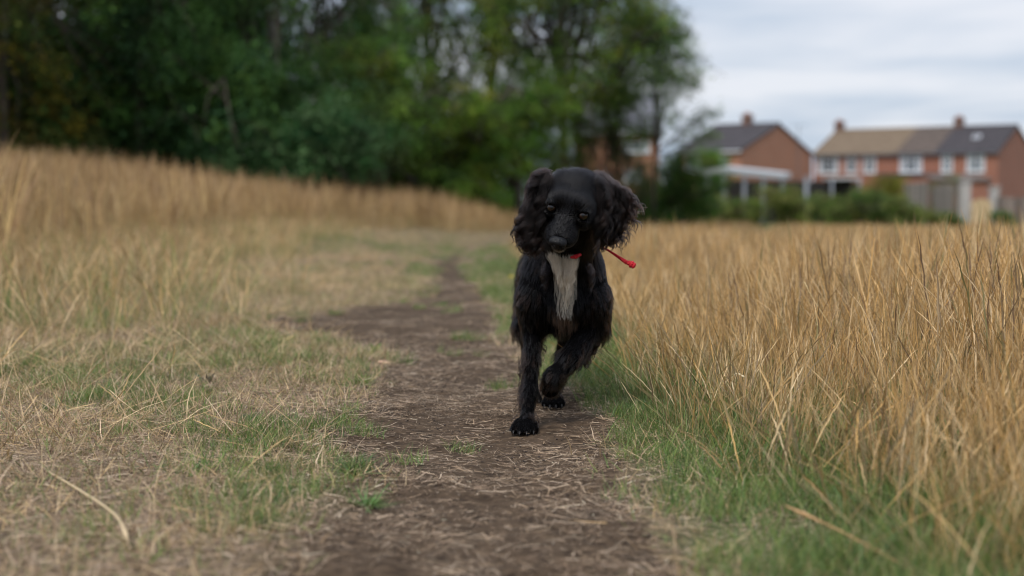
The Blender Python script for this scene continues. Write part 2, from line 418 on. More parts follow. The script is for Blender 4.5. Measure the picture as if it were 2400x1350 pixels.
def scatter(name, P, coll, k, label, rng, smin=.8, smax=1.2, tilt=.1, sc=None, normal=None):
    n = len(P)
    me = bpy.data.meshes.new(name); me.vertices.add(n); me.vertices.foreach_set('co', P.astype(np.float32).ravel())
    ro = np.stack([rng.randn(n)*tilt, rng.randn(n)*tilt, rng.rand(n)*6.283], -1).astype(np.float32)
    s_ = (smin+(smax-smin)*rng.rand(n)) if sc is None else sc*(smin+(smax-smin)*rng.rand(n))
    a_ = me.attributes.new('rot', 'FLOAT_VECTOR', 'POINT'); a_.data.foreach_set('vector', ro.ravel())
    a_ = me.attributes.new('scl', 'FLOAT', 'POINT'); a_.data.foreach_set('value', s_.astype(np.float32))
    a_ = me.attributes.new('idx', 'INT', 'POINT'); a_.data.foreach_set('value', rng.randint(0, k, n).astype(np.int32))
    me.update(); o = link(name, me)
    ng = bpy.data.node_groups.new(name+'_nodes', 'GeometryNodeTree')
    ng.interface.new_socket('Geometry', in_out='INPUT', socket_type='NodeSocketGeometry')
    ng.interface.new_socket('Geometry', in_out='OUTPUT', socket_type='NodeSocketGeometry')
    gi = ng.nodes.new('NodeGroupInput'); go = ng.nodes.new('NodeGroupOutput')
    ip = ng.nodes.new('GeometryNodeInstanceOnPoints'); ci = ng.nodes.new('GeometryNodeCollectionInfo')
    ci.inputs['Collection'].default_value = coll; ci.inputs['Separate Children'].default_value = True; ci.inputs['Reset Children'].default_value = True
    def na(nm, ty):
        a2 = ng.nodes.new('GeometryNodeInputNamedAttribute'); a2.data_type = ty; a2.inputs['Name'].default_value = nm; return a2.outputs[0]
    L = ng.links.new
    L(gi.outputs[0], ip.inputs['Points']); L(ci.outputs[0], ip.inputs['Instance']); ip.inputs['Pick Instance'].default_value = True
    L(na('idx', 'INT'), ip.inputs['Instance Index']); L(na('rot', 'FLOAT_VECTOR'), ip.inputs['Rotation']); L(na('scl', 'FLOAT'), ip.inputs['Scale'])
    L(ip.outputs[0], go.inputs[0])
    md = o.modifiers.new('scatter', 'NODES'); md.node_group = ng
    return tag(o, label, 'grass', None, 'stuff')
def pts(rng, x0, x1, y0, y1, dens):
    n = int((x1-x0)*(y1-y0)*dens); return x0+(x1-x0)*rng.rand(n), y0+(y1-y0)*rng.rand(n)
def frust(X, Y, m=.35): return np.abs(X) < .36*Y+m
def place(rng, bands, densfn):
    """bands: (x0,x1,y0,y1,density); densfn -> keep probability"""
    Xs, Ys = [], []
    for b_ in bands:
        X, Y = pts(rng, *b_); k_ = frust(X, Y, .3+.02*Y.max()) & (rng.rand(len(X)) < densfn(X, Y)); Xs.append(X[k_]); Ys.append(Y[k_])
    X = np.concatenate(Xs); Y = np.concatenate(Ys)
    return np.stack([X, Y, H(X, Y)], -1)

rng = np.random.RandomState(5)
C_dry = tuft_coll('dry_stalks', t_dry_tall, 10, 100); C_edge = tuft_coll('edge_stalks', t_edge, 6, 150)
C_green = tuft_coll('green_blades', t_green, 8, 200); C_short = tuft_coll('short_blades', t_short, 8, 300)
C_lit = tuft_coll('straw_pieces', t_litter, 8, 400); C_lay = tuft_coll('fallen_stalks', t_lay, 8, 500)
C_mid = tuft_coll('mixed_stalks', t_mid, 8, 600); C_brn = tuft_coll('brown_stalks', t_brown, 8, 700)

def n_edge(X, Y): return (fbm(X*3+7, Y*1.6+2, 3)-.5)*.30
# tall straw field to the right of the path
def d_right(X, Y): return sm(-.02, .16, X-rb(Y)+n_edge(X, Y))*np.where(X < bx(Y), 0, 1)
P = place(rng, [(0, 1.6, 1.2, 4, 125), (0, 4.6, 4, 10, 95), (-1, 10, 10, 24, 45), (-1, 20, 24, 48, 26)], d_right)
e = P[:, 0]-rb(P[:, 1]); scl = .55+.45*sm(0, .55, e); scl *= (.64+.66*fbm(P[:, 0]*1.3, P[:, 1]*1.0, 2))*(1-.15*sm(8, 20, P[:, 1]))
scatter('grass', P, C_dry, 10, 'tall golden dry grass filling the field to the right of the path', rng, sc=scl)
P = place(rng, [(0, 1.6, 1.2, 8, 110), (-1, 1.5, 8, 20, 30)], lambda X, Y: sm(-.09, .02, X-rb(Y)+n_edge(X, Y))*sm(.35, .1, X-rb(Y))*.9)
scatter('grass', P, C_edge, 6, 'dry seed stems leaning over the green verge beside the path', rng)
# green grass: verge strip and patches
def d_green(X, Y):
    e = X-rb(Y); r_ = np.interp(Y, PY, PR)
    strip = sm(-.02, .08, X-r_+n_edge(X, Y)*.6)*sm(.6, .2, e)*(1-.75*sm(8, 15, Y))
    patch = (.10+.9*sm(.47, .60, green_n(X, Y)))*sm(.9, .3, bare(X, Y))*.42*(.45+.55*sm(2.0, 3.2, Y))*(X < np.interp(Y, PY, PL)+.1)
    tuft = sm(.68, .72, fbm(X*7+50, Y*5, 2))*.25*(np.abs(X) < 1)
    return np.clip(strip+patch*(X > bx(Y))+tuft, 0, 1)
P = place(rng, [(-1.6, 1.3, 1.2, 4.5, 520), (-2.6, 1.5, 4.5, 8, 240), (-5, 2, 8, 20, 90)], d_green)
scatter('grass', P, C_green, 8, 'short green grass along the verge and in patches left of the path', rng, .55, 1.15, sc=.7+.5*sm(-.2, .2, P[:, 0]-rb(P[:, 1])))
# short dry turf left of the path
P = place(rng, [(-2, .8, 1.2, 4.5, 380), (-3.4, 1, 4.5, 9, 240), (-6, 2, 9, 40, 34)], lambda X, Y: sm(.75, .2, bare(X, Y))*(.25+.6*(X < np.interp(Y, PY, PL)))*(X < rb(Y))*(X > bx(Y)-.5)*(1-.45*sm(3.8, 2.8, Y)))
scatter('grass', P, C_short, 8, 'short parched turf on the left side of the path', rng, .7, 1.2)
P = place(rng, [(-1.9, 1, 1.2, 5, 560), (-2.6, 1, 5, 9, 200)], lambda X, Y: (.42+.58*sm(.95, .3, bare(X, Y)))*(X < rb(Y)+.25))
scatter('straw', P, C_lit, 8, 'chopped straw bits scattered over the dark earth path', rng, .5, 1.05, tilt=.05)
# laid-over stems on the left
def d_lay(X, Y): return sm(.30, 1.1, -X+(fbm(X*1.7, Y*1.7, 2)-.5)*.9-.05*(Y-3))*sm(.5, .1, bare(X, Y))*(X > bx(Y))
P = place(rng, [(-2.2, 0, 1.3, 5, 52), (-4, -.3, 5, 12, 34), (-6, 0, 12, 30, 8)], lambda X, Y: d_lay(X, Y)*sm(1.6, 3.4, Y))
scatter('grass', P, C_lay, 8, 'pale fallen stems lying across the turf at the left', rng, .75, 1.15)
P = place(rng, [(-4.5, -1, 4.5, 12, 45), (-7, -1.5, 12, 30, 22)], lambda X, Y: sm(1.1, 2.4, -X+(fbm(X*.9, Y*.9+3, 2)-.5)*1.4-.07*(Y-6))*(X > bx(Y)-.6))
scatter('grass', P, C_mid, 8, 'knee-high grass, green at the foot, left of the turf', rng, .7, 1.15)
P = place(rng, [(-9, 1, 6, 22, 24), (-13, 8, 22, 50, 15)], lambda X, Y: sm(-1.6, 1.0, bx(Y)-X)**1.5*(X > -14))
scatter('grass', P, C_brn, 8, 'tall brown seeding grass in front of the dark trees', rng, .75, 1.25, sc=(.78+.12*sm(4, 9, -P[:, 0]))*(1-.5*sm(-2, 1.5, P[:, 0]))*(.8+.4*fbm(P[:, 0]*.6, P[:, 1]*.4, 2)))
# soil crumbs
def t_crumb(rng_):
    Vs = []; Fs = []; Cs = []; b_ = 0
    o8 = np.array([(1, 0, 0), (-1, 0, 0), (0, 1, 0), (0, -1, 0), (0, 0, 1), (0, 0, -1)], float)
    f8 = np.array([(0, 2, 4), (2, 1, 4), (1, 3, 4), (3, 0, 4), (2, 0, 5), (1, 2, 5), (3, 1, 5), (0, 3, 5)])
    for q_ in range(30):
        s_ = .0008+.0020*rng_.rand()**3; c_ = np.array([rng_.randn()*.05, rng_.randn()*.05, s_*.3])
        Vs.append(o8*s_*(1+.35*rng_.randn(6, 1))*np.array([1, 1, .7])+c_); Fs.append(f8+b_); b_ += 6
        Cs.append(np.tile(np.array([.07, .052, .042])*(.5+1.1*rng_.rand()), (6, 1)))
    return np.concatenate(Vs), np.concatenate(Fs), np.concatenate(Cs)
C_cr = tuft_coll('crumbs', t_crumb, 6, 900)
P = place(rng, [(-1.1, .7, 1.3, 5, 130)], lambda X, Y: sm(.3, .8, bare(X, Y)))
scatter('soil_crumbs', P, C_cr, 6, 'dark crumbs of earth on the path', rng)['category'] = 'soil'
print('grass done')

# ------------------------------------------------------------------ trees
LEAF = attr_mat('leaf', .65, .28, spec=.12, inst_var=0, objcol=True)
BARK = noisy('bark', (.04, .034, .028), (.10, .08, .065), 9, .95, bump=.6, vec=(1, 1, .25))
def leaves(rng, C, n, size, cols, crad):
    """n leaves in every clump centre C (m,3), clump radius crad (m,)"""
    m = len(C); P = np.repeat(C, n, 0)+rng.randn(m*n, 3)*np.repeat(crad, n)[:, None]*np.array([.5, .5, .38])
    k = len(P)
    nrm = rng.randn(k, 3)+np.array([0, -.25, .9]); nrm /= np.linalg.norm(nrm, axis=1)[:, None]
    a = np.cross(nrm, rng.randn(k, 3)); a /= np.linalg.norm(a, axis=1)[:, None]; b = np.cross(nrm, a)
    s = (size*(.6+.8*rng.rand(k)))[:, None]
    V = np.stack([P-a*s, P+b*s*.42-nrm*s*.12, P+a*s, P-b*s*.42-nrm*s*.12], 1).reshape(-1, 3)
    q = np.arange(k)*4; Fc = np.concatenate([np.stack([q, q+1, q+2], -1), np.stack([q, q+2, q+3], -1)])
    cc = np.array(cols); base = cc[rng.randint(0, len(cc), m)]*np.clip(1+.38*rng.randn(m, 1), .3, 2)
    c = np.repeat(base, n, 0)*(1+.2*rng.randn(k, 1)); c = np.clip(c, .01, .6)
    return V, Fc, np.repeat(c, 4, 0)
def make_tree(name, seed, blobs, clumps, n, size, cols, trunk_h, trunk_r, crad=.35, core=.35):
    rng = np.random.RandomState(seed); Cs = []
    vol = np.array([b[3]*b[4]*b[5] for b in blobs]); vol = vol**.7; vol /= vol.sum()
    for b, v in zip(blobs, vol):
        k = max(3, int(clumps*v)); d = rng.randn(k, 3); d /= np.linalg.norm(d, axis=1)[:, None]
        r = core+(1-core)*rng.rand(k, 1)**.5
        r *= (.82+.36*rng.rand(k, 1))
        c = np.array(b[:3])+d*r*np.array(b[3:]); Cs.append(c)
    C = np.concatenate(Cs); C = C[C[:, 2] > .05]
    V, Fc, c = leaves(rng, C, n, size, cols, crad*(.6+.8*rng.rand(len(C))))
    V[:, 2] = np.maximum(V[:, 2], .02)
    crown = mesh_np(name+'_crown', V, Fc, LEAF, False, c)
    mb = MB(); lean = rng.randn(2)*.25
    tp = [np.array([lean[0]*(q/5)**2, lean[1]*(q/5)**2, trunk_h*q/5-.1]) for q in range(6)]
    mb.tube(tp, [trunk_r*(1.25 if q == 0 else 1-.13*q) for q in range(6)], 10)
    for b in blobs:
        s = tp[2+rng.randint(0, 4)]; e = np.array(b[:3])
        for _ in range(3):
            ee = e+rng.randn(3)*np.array(b[3:])*.45
            mid = (s+ee)/2+rng.randn(3)*.25; 
            mb.tube([s, s*.6+mid*.4, mid*.7+ee*.3, ee], [trunk_r*.45, trunk_r*.32, trunk_r*.2, trunk_r*.07], 6)
            for _2 in range(2):
                e3 = ee+rng.randn(3)*np.array(b[3:])*.4; mb.tube([mid, (mid+e3)/2+rng.randn(3)*.1, e3], [trunk_r*.2, trunk_r*.12, trunk_r*.04], 5)
    trunk = mesh_np(name+'_trunk', mb.V, mb.F, BARK, True)
    return crown, trunk
DK = [(.055, .125, .028), (.038, .088, .026), (.085, .165, .034), (.042, .10, .040)]
MD = [(.10, .19, .030), (.14, .235, .035), (.07, .14, .028), (.15, .23, .04), (.17, .19, .032)]
YL = [(.065, .11, .025), (.095, .14, .028), (.22, .21, .03), (.06, .09, .025), (.13, .11, .03)]
OL = [(.12, .15, .05), (.14, .165, .06), (.10, .14, .045)]
def rblobs(seed, n, rx, z0, z1, br):
    r_ = np.random.RandomState(seed); o = []
    for _ in range(n):
        z = z0+(z1-z0)*r_.rand(); taper = 1-.5*max(0, (z-z0)/(z1-z0))**2
        a_ = r_.rand()*6.283; q_ = rx*taper*r_.rand()**.5
        o.append((q_*math.cos(a_), q_*math.sin(a_), z, br*(.7+.6*r_.rand()), br*(.7+.6*r_.rand()), br*(.6+.5*r_.rand())))
    return o
ARCH = {
 'wisp': make_tree('wispy_tree', 23, rblobs(23, 15, 2.1, 2.6, 8.0, .75), 330, 41, 0.048, OL+MD[:2], 7.5, .06, .34, .2),
 'dark': make_tree('dark_tree', 11, rblobs(1, 16, 1.9, .5, 7.5, 1.15), 620, 78, 0.043, DK, 6.5, .09, .34),
 'dark2': make_tree('dark_tree_b', 12, rblobs(2, 16, 2.0, .6, 7.0, 1.1), 600, 78, 0.042, DK+YL[:1], 6.2, .09, .36),
 'yel': make_tree('yellowing_tree', 13, rblobs(3, 14, 1.8, .5, 6.5, 1.0), 480, 75, 0.042, YL+DK[:2], 5.5, .08, .36),
 'mid': make_tree('green_tree', 14, rblobs(4, 13, 1.6, .45, 3.3, .85), 420, 75, 0.041, MD, 3.8, .12, .27),
 'mid2': make_tree('green_tree_b', 15, rblobs(5, 12, 1.5, .45, 2.9, .8), 380, 75, 0.039, MD+DK[:1], 3.2, .11, .27),
 'sparse': make_tree('open_tree', 16, rblobs(6, 34, 4.1, 3.2, 9.5, 1.25), 1100, 58, 0.049, MD+DK[:2], 8.5, .15, .42, .2),
 'airy': make_tree('airy_tree', 17, rblobs(7, 18, 1.8, 2.2, 8.5, .95), 420, 48, 0.045, OL+MD[:2], 7.5, .13, .40, .2),
 'shrub': make_tree('shrub', 18, rblobs(8, 8, .8, .35, 1.3, .45), 200, 68, 0.032, OL+MD[:1], .9, .05, .22),
 'shrub2': make_tree('shrub_b', 19, rblobs(9, 8, .9, .3, 1.1, .42), 200, 68, 0.032, OL+DK[:2], .8, .05, .22),
 'thin': make_tree('thin_tree', 20, rblobs(10, 11, .95, .4, 3.6, .62), 190, 44, 0.038, OL+YL[:2]+MD[:1], 3.2, .07, .3),
}
def tree(kind, name, px, Y, label, cat='tree', s=1.0, rz=0.0, tint=(1, 1, 1), sz=None, group=None):
    X = (px-1200)*Y/F; z = float(H(np.array([X]), np.array([Y]))[0])
    e_ = empty(name, (X, Y, z-.02), rz); e_.scale = (s, s, sz or s); tag(e_, label, cat, group)
    cr_, tr_ = ARCH[kind]
    o = link('trunk', tr_, e_); o2 = link('crown', cr_, e_); o2.color = (*tint, 1); return e_
GT = 'trees along the edge of the field'
tree('yel', 'bushy_tree', 15, 26.5, 'brownish green bushy tree at the far left edge', s=1.21, rz=.3, group=GT, tint=(1.0, .85, .8))
tree('dark2', 'bushy_tree', -260, 27.5, 'dark bushy tree half cut off by the left frame edge', s=1.15, rz=1.3, group=GT)
tree('dark', 'broad_tree', 330, 29.0, 'broad dark green tree, largest of the dense left group', s=1.33, rz=.9, group=GT)
tree('dark2', 'broad_tree', 610, 30.9, 'dark green tree between the broad dark one and the low blue-green bush', s=1.22, rz=2.2, group=GT)
tree('yel', 'yellowing_tree', 190, 31.3, 'tree with yellow-green leaves showing in a gap at the left', s=1.37, rz=2.8, group=GT, tint=(1.1, 1.15, .9))
tree('dark', 'tall_tree', 80, 34.6, 'tall dark tree behind the yellow-green leaves at the left', s=1.56, rz=3.7, group=GT)
tree('dark', 'tall_tree', 480, 36.2, 'tall dark tree standing behind the broad dark green one', s=1.58, rz=5.0, group=GT)
tree('dark2', 'tall_tree', 760, 37.6, 'tall dark tree where the dense group meets the open crowns', s=1.25, rz=.4, group=GT)
tree('shrub2', 'low_bush', 720, 28.1, 'low dark blue-green bush at the foot of the dense trees', 'bush', s=1.61, rz=.5, group=GT, tint=(.55, .8, .9))
tree('mid', 'green_tree', 900, 33.9, 'fresh green tree right of the low blue-green bush', s=1.11, rz=1.0, group=GT)
tree('mid2', 'green_tree', 1060, 36.0, 'green tree with yellow tinges, second right of the low bush', s=1.10, rz=2.0, group=GT, tint=(1.1, 1.0, .8))
tree('mid', 'green_tree', 1215, 37.0, 'green rounded tree just left of the dog\'s head', s=0.99, rz=3.3, group=GT, tint=(.85, .95, .9))
tree('mid2', 'green_tree', 1130, 41.0, 'darker green tree behind the rounded one', s=1.14, rz=4.4, group=GT, tint=(.7, .8, .8))
tree('airy', 'airy_tree', 860, 43.8, 'slender tree with sky showing through its thin leaves', s=1.18, rz=.2, group=GT)
tree('airy', 'airy_tree', 1010, 46.0, 'slender open tree beside the spreading one', s=1.29, rz=2.5, group=GT, tint=(1.05, .9, .8))
tree('airy', 'airy_tree', 1150, 49.0, 'open brownish tree between slender tree and spreading crown', s=1.28, rz=4.2, group=GT, tint=(1.15, .9, .75))
tree('sparse', 'spreading_tree', 1320, 43.0, 'tall spreading tree whose open crown reaches out over the houses', s=1.05, rz=.6, group=GT)
tree('shrub2', 'low_bush', 835, 32.0, 'low dark bush between the blue-green bush and the fresh green tree', 'bush', s=1.6, rz=5.5, group=GT, tint=(.65, .8, .7))
tree('thin', 'thin_tree', 1420, 45.0, 'thin young tree in front of the brick house with grey roof', s=1.07, rz=.3, group=GT)
tree('thin', 'thin_tree', 1350, 47.0, 'thin yellowish tree beside the rounded green tree', s=1.23, rz=1.9, group=GT, tint=(1.2, 1.0, .8))
tree('thin', 'thin_tree', 1510, 48.0, 'thin young tree below the hanging branches', s=0.75, rz=3.9, group=GT)
tree('wisp', 'airy_tree', 1532, 44.0, 'open tree hanging over the gap between the half hidden house and the carport', s=.86, rz=3.0, group=GT, tint=(.85, .95, .9))
tree('wisp', 'airy_tree', 1440, 45.0, 'open leafy tree in front of the slate grey roof', s=.80, rz=5.2, group=GT, tint=(.9, 1, .9))
tree('shrub2', 'low_bush', 250, 30.0, 'low dark bush below the yellow-green leaves at the left', 'bush', s=1.6, rz=2.5, group=GT, tint=(.6, .75, .75))
tree('shrub2', 'low_bush', 470, 31.0, 'low dark bush under the largest dark tree', 'bush', s=1.6, rz=4.5, group=GT, tint=(.6, .75, .75))
tree('shrub', 'low_bush', 40, 29.0, 'low brownish bush at the far left edge behind the tall grass', 'bush', s=1.6, rz=1.5, group=GT, tint=(.8, .65, .6))
tree('shrub2', 'low_bush', 980, 38.0, 'low green bush below the green tree with yellow tinges', 'bush', s=1.6, rz=3.5, group=GT, tint=(.7, .85, .7))
tree('mid2', 'dark_shrub', 1600, 45, 'dark green upright shrub left of the white carport roof', 'shrub', s=.82, rz=.8, tint=(.6, .72, .7))
tree('mid', 'round_shrub', 1668, 92, 'rounded mid green shrub in front of the first gabled house', 'shrub', s=1.05, rz=.8, tint=(.9, 1.0, 1.0), sz=1.32)
GH = 'rough bushes between the field and the gardens'
for px, Y, s_, k_, tn, lb in [
    (1545, 50, 1.22, 'shrub', (1.32, 1.19, 1.05), 'green bush under the young trees, leftmost of the field edge bushes'),
    (1625, 52, 1.15, 'shrub2', (1.48, 1.33, 1.20), 'green bush at the foot of the dark upright shrub'),
    (1690, 57, 0.93, 'shrub', (1.65, 1.40, 1.35), 'olive bush below the bend in the white carport roof'),
    (1755, 56, 0.87, 'shrub2', (1.81, 1.47, 1.20), 'olive bush below the middle of the white carport roof'),
    (1830, 55, 1.10, 'shrub', (1.73, 1.40, 1.27), 'broad olive bush below the right end of the carport roof'),
    (1905, 57, 0.99, 'shrub2', (1.57, 1.33, 1.27), 'green bush between the carport end and the white porch'),
    (1975, 56, 0.87, 'shrub', (1.40, 1.33, 1.20), 'green bush below the small white porch'),
    (2045, 54, 1.08, 'shrub2', (1.32, 1.26, 1.12), 'low green bush at the foot of the yellowing bush'),
    (2115, 51, 0.81, 'shrub', (1.48, 1.33, 1.20), 'low green bush where the weathered fence starts'),
    (2350, 45, 0.51, 'shrub2', (1.32, 1.40, 1.20), 'small green plant below the slatted garden fence'),
    (2185, 47, 0.47, 'shrub', (1.65, 1.40, 1.20), 'small straggly plant in front of the weathered fence')]:
    tree(k_, 'bush', px, Y, lb, 'bush', s=s_, rz=px*.37, tint=tn, group=GH)
tree('thin', 'garden_tree', 2215, 60, 'thin yellowish garden tree behind the weathered lower fence', s=.62, rz=2.2, tint=(1.3, 1.1, .8))
tree('shrub', 'bush', 2225, 46, 'scraggy green bush at the foot of the tall pale pillar', 'bush', s=.45, rz=4.2, tint=(1.1, 1.2, .9), group=GH)
tree('shrub', 'yellowing_bush', 2062, 56, 'tall yellowing bush left of the weathered wooden fence', 'bush', s=1.25, rz=1, tint=(1.5, 1.1, .55), sz=1.35)
print('trees done')

# ------------------------------------------------------------------ buildings
BRICK = brick_mat('orange_brick', (.42, .165, .09), (.34, .135, .075), (.40, .27, .20))
BRICK2 = brick_mat('red_brick', (.36, .130, .075), (.29, .105, .065), (.32, .21, .165))
BRICK3 = brick_mat('sooty_brick', (.20, .10, .07), (.15, .08, .06), (.18, .14, .12))
TILE_A = noisy('brown_tile', (.16, .115, .075), (.24, .18, .125), 3, .9)
TILE_B = noisy('grey_brown_tile', (.095, .075, .065), (.15, .115, .095), 3, .9)
TILE_C = noisy('charcoal_tile', (.045, .04, .045), (.085, .075, .08), 3, .85)
TILE_D = noisy('slate_grey_tile', (.16, .165, .19), (.25, .25, .28), 3, .8)
WHITE = plain('white_upvc', (.78, .80, .82), .35)
GUT = plain('grey_gutter', (.18, .19, .21), .5)
m_, t_, b_ = newmat('window_glass'); b_.inputs['Base Color'].default_value = (.06, .08, .10, 1); b_.inputs['Roughness'].default_value = .06
b_.inputs['Specular IOR Level'].default_value = .9; GLASS = m_
CURT = noisy('curtain', (.35, .38, .42), (.55, .57, .6), 2, .9, vec=(8, 8, .5))
POT = plain('chimney_pot', (.36, .15, .09), .8)
def window(parent, x, z, w_, h_, mull=1, y=0.0):
    """window on the front wall plane y"""
    f = MB(); t_w = .085
    f.box(x, x+w_, y-.05, y+.02, z, z+t_w).box(x, x+w_, y-.05, y+.02, z+h_-t_w, z+h_)
    f.box(x, x+t_w, y-.049, y+.02, z+t_w, z+h_-t_w).box(x+w_-t_w, x+w_, y-.049, y+.02, z+t_w, z+h_-t_w)
    for k in range(mull):
        c = x+w_*(k+1)/(mull+1); f.box(c-.04, c+.04, y-.048, y+.02, z+t_w, z+h_-t_w)
    f.box(x+t_w, x+w_-t_w, y-.046, y+.02, z+h_*.68, z+h_*.68+.055)
    wn = link('window', None, parent)
    fr = f.build('frame', WHITE, wn)
    MB().box(x+t_w, x+w_-t_w, y-.012, y-.006, z+t_w, z+h_-t_w).build('pane', GLASS, wn)
    MB().box(x-.06, x+w_+.06, y-.10, y+.0, z-.09, z-.004).build('sill', WHITE, wn)
    for xa in (x+t_w, x+w_-t_w-w_*.16): MB().box(xa, xa+w_*.16, y-.0135, y-.0125, z+t_w, z+h_-t_w).build('curtain', CURT, wn)
    return wn
def house(name, label, A_, ang, L, W, zg, ze, zr, wall_m, roof_m, wins, left_gable=True, right_gable=True, chim=None, cat='house', dx0=0, wfrom=0, group=None):
    """A_ = front-left corner (x,y). local x along the front, y to the back."""
    h = empty(name, (A_[0], A_[1], zg), ang); tag(h, label, cat, group)
    E = ze-zg; Rg = zr-zg
    wl = MB()
    a, b_ = (0.0, L)
    wl.prism([(a, 0, -.5), (a, W, -.5), (a, W, E), (a, W/2, Rg-.06), (a, 0, E)], (L, 0, 0))
    wl.build('wall', wall_m, h)
    rf = MB(); o = .25; ox0 = .12 if left_gable else -.004; ox1 = .12 if right_gable else -.004
    sl = (Rg-E)/(W/2)
    rf.prism([(-ox0, -o, E-o*sl+.02), (-ox0, W/2, Rg+.02), (-ox0, W/2, Rg+.14), (-ox0, -o, E-o*sl+.14)], (L+ox0+ox1, 0, 0))
    rf.prism([(-ox0, W+o, E-o*sl+.02), (-ox0, W+o, E-o*sl+.14), (-ox0, W/2+.003, Rg+.14), (-ox0, W/2+.003, Rg+.02)], (L+ox0+ox1, 0, 0))
    # courses of tiles as real steps
    nrow = 16
    for k in range(nrow):
        y0 = -o+(W/2+o)*k/nrow; z0 = E-o*sl+.145+(Rg-E+o*sl)*k/nrow
        y1 = -o+(W/2+o)*(k+1)/nrow; z1 = z0+(y1-y0)*sl
        rf.prism([(-ox0, y0-.01, z0-.005), (-ox0, y1, z1-.008), (-ox0, y1, z1-.002), (-ox0, y0-.01, z0+.03)], (L+ox0+ox1, 0, 0))
    r_ = rf.build('roof', roof_m, h)
    MB().tube([(-ox0, W/2, Rg+.15), (L+ox1, W/2, Rg+.15)], .10, 8).build('ridge_tiles', roof_m, h)
    MB().box(-ox0, L+ox1, -o-.12, -o-.01, E-o*sl-.03, E-o*sl+.08).build('gutter', GUT if wall_m is BRICK2 else WHITE, h)
    if chim:
        for cx in chim:
            c = MB().box(cx-.35, cx+.35, W/2-.32, W/2+.32, Rg-.5, Rg+.75).box(cx-.41, cx+.41, W/2-.38, W/2+.38, Rg+.75, Rg+.87).build('chimney', BRICK3, h)
            MB().tube([(cx-.15, W/2, Rg+.87), (cx-.15, W/2, Rg+1.12)], [.13, .10], 10).tube([(cx+.16, W/2, Rg+.87), (cx+.16, W/2, Rg+1.08)], [.13, .10], 10).build('chimney_pot', POT, c)
    for (x, z, w_, h_, mu) in wins: window(h, x, z-zg, w_, h_, mu)
    return h
ZG = -1.35
# terrace: front from px 1905 (Y 121) to px 2335 (Y 112)
TA = np.array([(1905-1200)*121/F, 121.]); TB = np.array([(2335-1200)*112/F, 112.])
tv = TB-TA; TL = np.linalg.norm(tv); tang = math.atan2(tv[1], tv[0]); tu = tv/TL
def tx(px):   # distance along the front for a photo column
    k = (px-1200)/F; s_ = (TA[0]-k*TA[1])/(k*tu[1]-tu[0]); return s_
GTR = 'brick terrace beyond the gardens'
c1, c2 = tx(2098), tx(2188)
def seg_house(name, label, s0, s1, tile, wins, chim, lg, rg, wm):
    P_ = TA+tu*s0
    return house(name, label, P_, tang, s1-s0, 9.6, ZG, 4.15, 6.25, wm, tile, [(tx(a)-s0, z, tx(b)-tx(a), h, m) for a, b, z, h, m in wins], lg, rg, chim, group=GTR)
seg_house('terraced_house', 'terraced brick house with brown tiled roof, leftmost of the row', 0, c1, TILE_A,
          [(1915, 1963, 2.62, 1.35, 2), (1981, 2005, 2.62, 1.3, 0), (2021, 2050, 2.62, 1.3, 1)], [.25], True, False, BRICK2)
seg_house('terraced_house', 'middle terraced brick house with grey-brown roof and wide window', c1, c2, TILE_B,
          [(2106, 2158, 2.62, 1.35, 3)], None, False, False, BRICK2)
seg_house('terraced_house', 'terraced brick house with charcoal roof and bare gable, rightmost of the row', c2, TL, TILE_C,
          [(2203, 2229, 2.6, 1.35, 1), (2262, 2304, 2.6, 1.35, 2)], [.3], False, True, BRICK2)
# detached house on the left: nearest corner px 1735, gable to the right
depthv = np.array([-tu[1], tu[0]])
HB = np.array([(1735-1200)*107/F, 107.]); HL = 5.4
HA = HB-tu*HL
house('detached_house', 'gabled orange brick house with dark roof left of the terrace', HA, tang, HL, 12.9, ZG, 4.05, 6.2, BRICK, TILE_C,
      [(3.2, 2.5, 1.2, 1.2, 1), (.7, 2.5, 1.3, 1.2, 1)], True, True, [2.7])
# skylight on the charcoal roof
sk = empty('skylight', (*(TA+tu*tx(2255)), 0), tang); tag(sk, 'small pale skylight on the charcoal roof', 'skylight')
def roofpt(s, y): return (s, y, 4.15+(6.25-4.15)*y/4.8+.22)
MB().prism([roofpt(-.02, 2.0), roofpt(.52, 2.0), roofpt(.52, 2.65), roofpt(-.02, 2.65)], (0, -.04, .08)).build('frame', WHITE, sk)
MB().prism([(lambda p: (p[0], p[1]-.05, p[2]+.09))(roofpt(a, b)) for a, b in ((.06, 2.08), (.44, 2.08), (.44, 2.57), (.06, 2.57))], (0, -.003, .006)).build('pane', plain('skylight_glass', (.16, .17, .20), .15), sk)
# television aerial between the houses
aer = empty('television_aerial', (*at(1872, 300, 115)[:2], 0)); tag(aer, 'thin television aerial on its mast between the two brick houses', 'aerial')
az_ = 0
MB().tube([(0, 0, -1.3), (0, 0, 6.4)], .03, 6).build('mast', GUT, aer)
MB().tube([(-.6, 0, 6.3), (.7, 0, 6.3)], .02, 5).tube([(-.5, -.2, 6.3), (-.5, .2, 6.3)], .012, 5).tube([(-.2, -.2, 6.3), (-.2, .2, 6.3)], .012, 5).tube([(.1, -.2, 6.3), (.1, .2, 6.3)], .012, 5).tube([(.4, -.2, 6.3), (.4, .2, 6.3)], .012, 5).build('boom', GUT, aer)
# grey roofed house behind the spreading tree
gh_y = 74.
house('brick_house', 'orange brick house with slate grey roof half hidden behind the spreading tree', ((1345-1200)*gh_y/F, gh_y), -.12, 4.3, 6.5, -.9, 3.95, 5.9, BRICK, TILE_D,
      [(2.5, 2.85, 1.4, .6, 2), (2.6, 1.35, 1.0, .6, 1)], True, True, None)
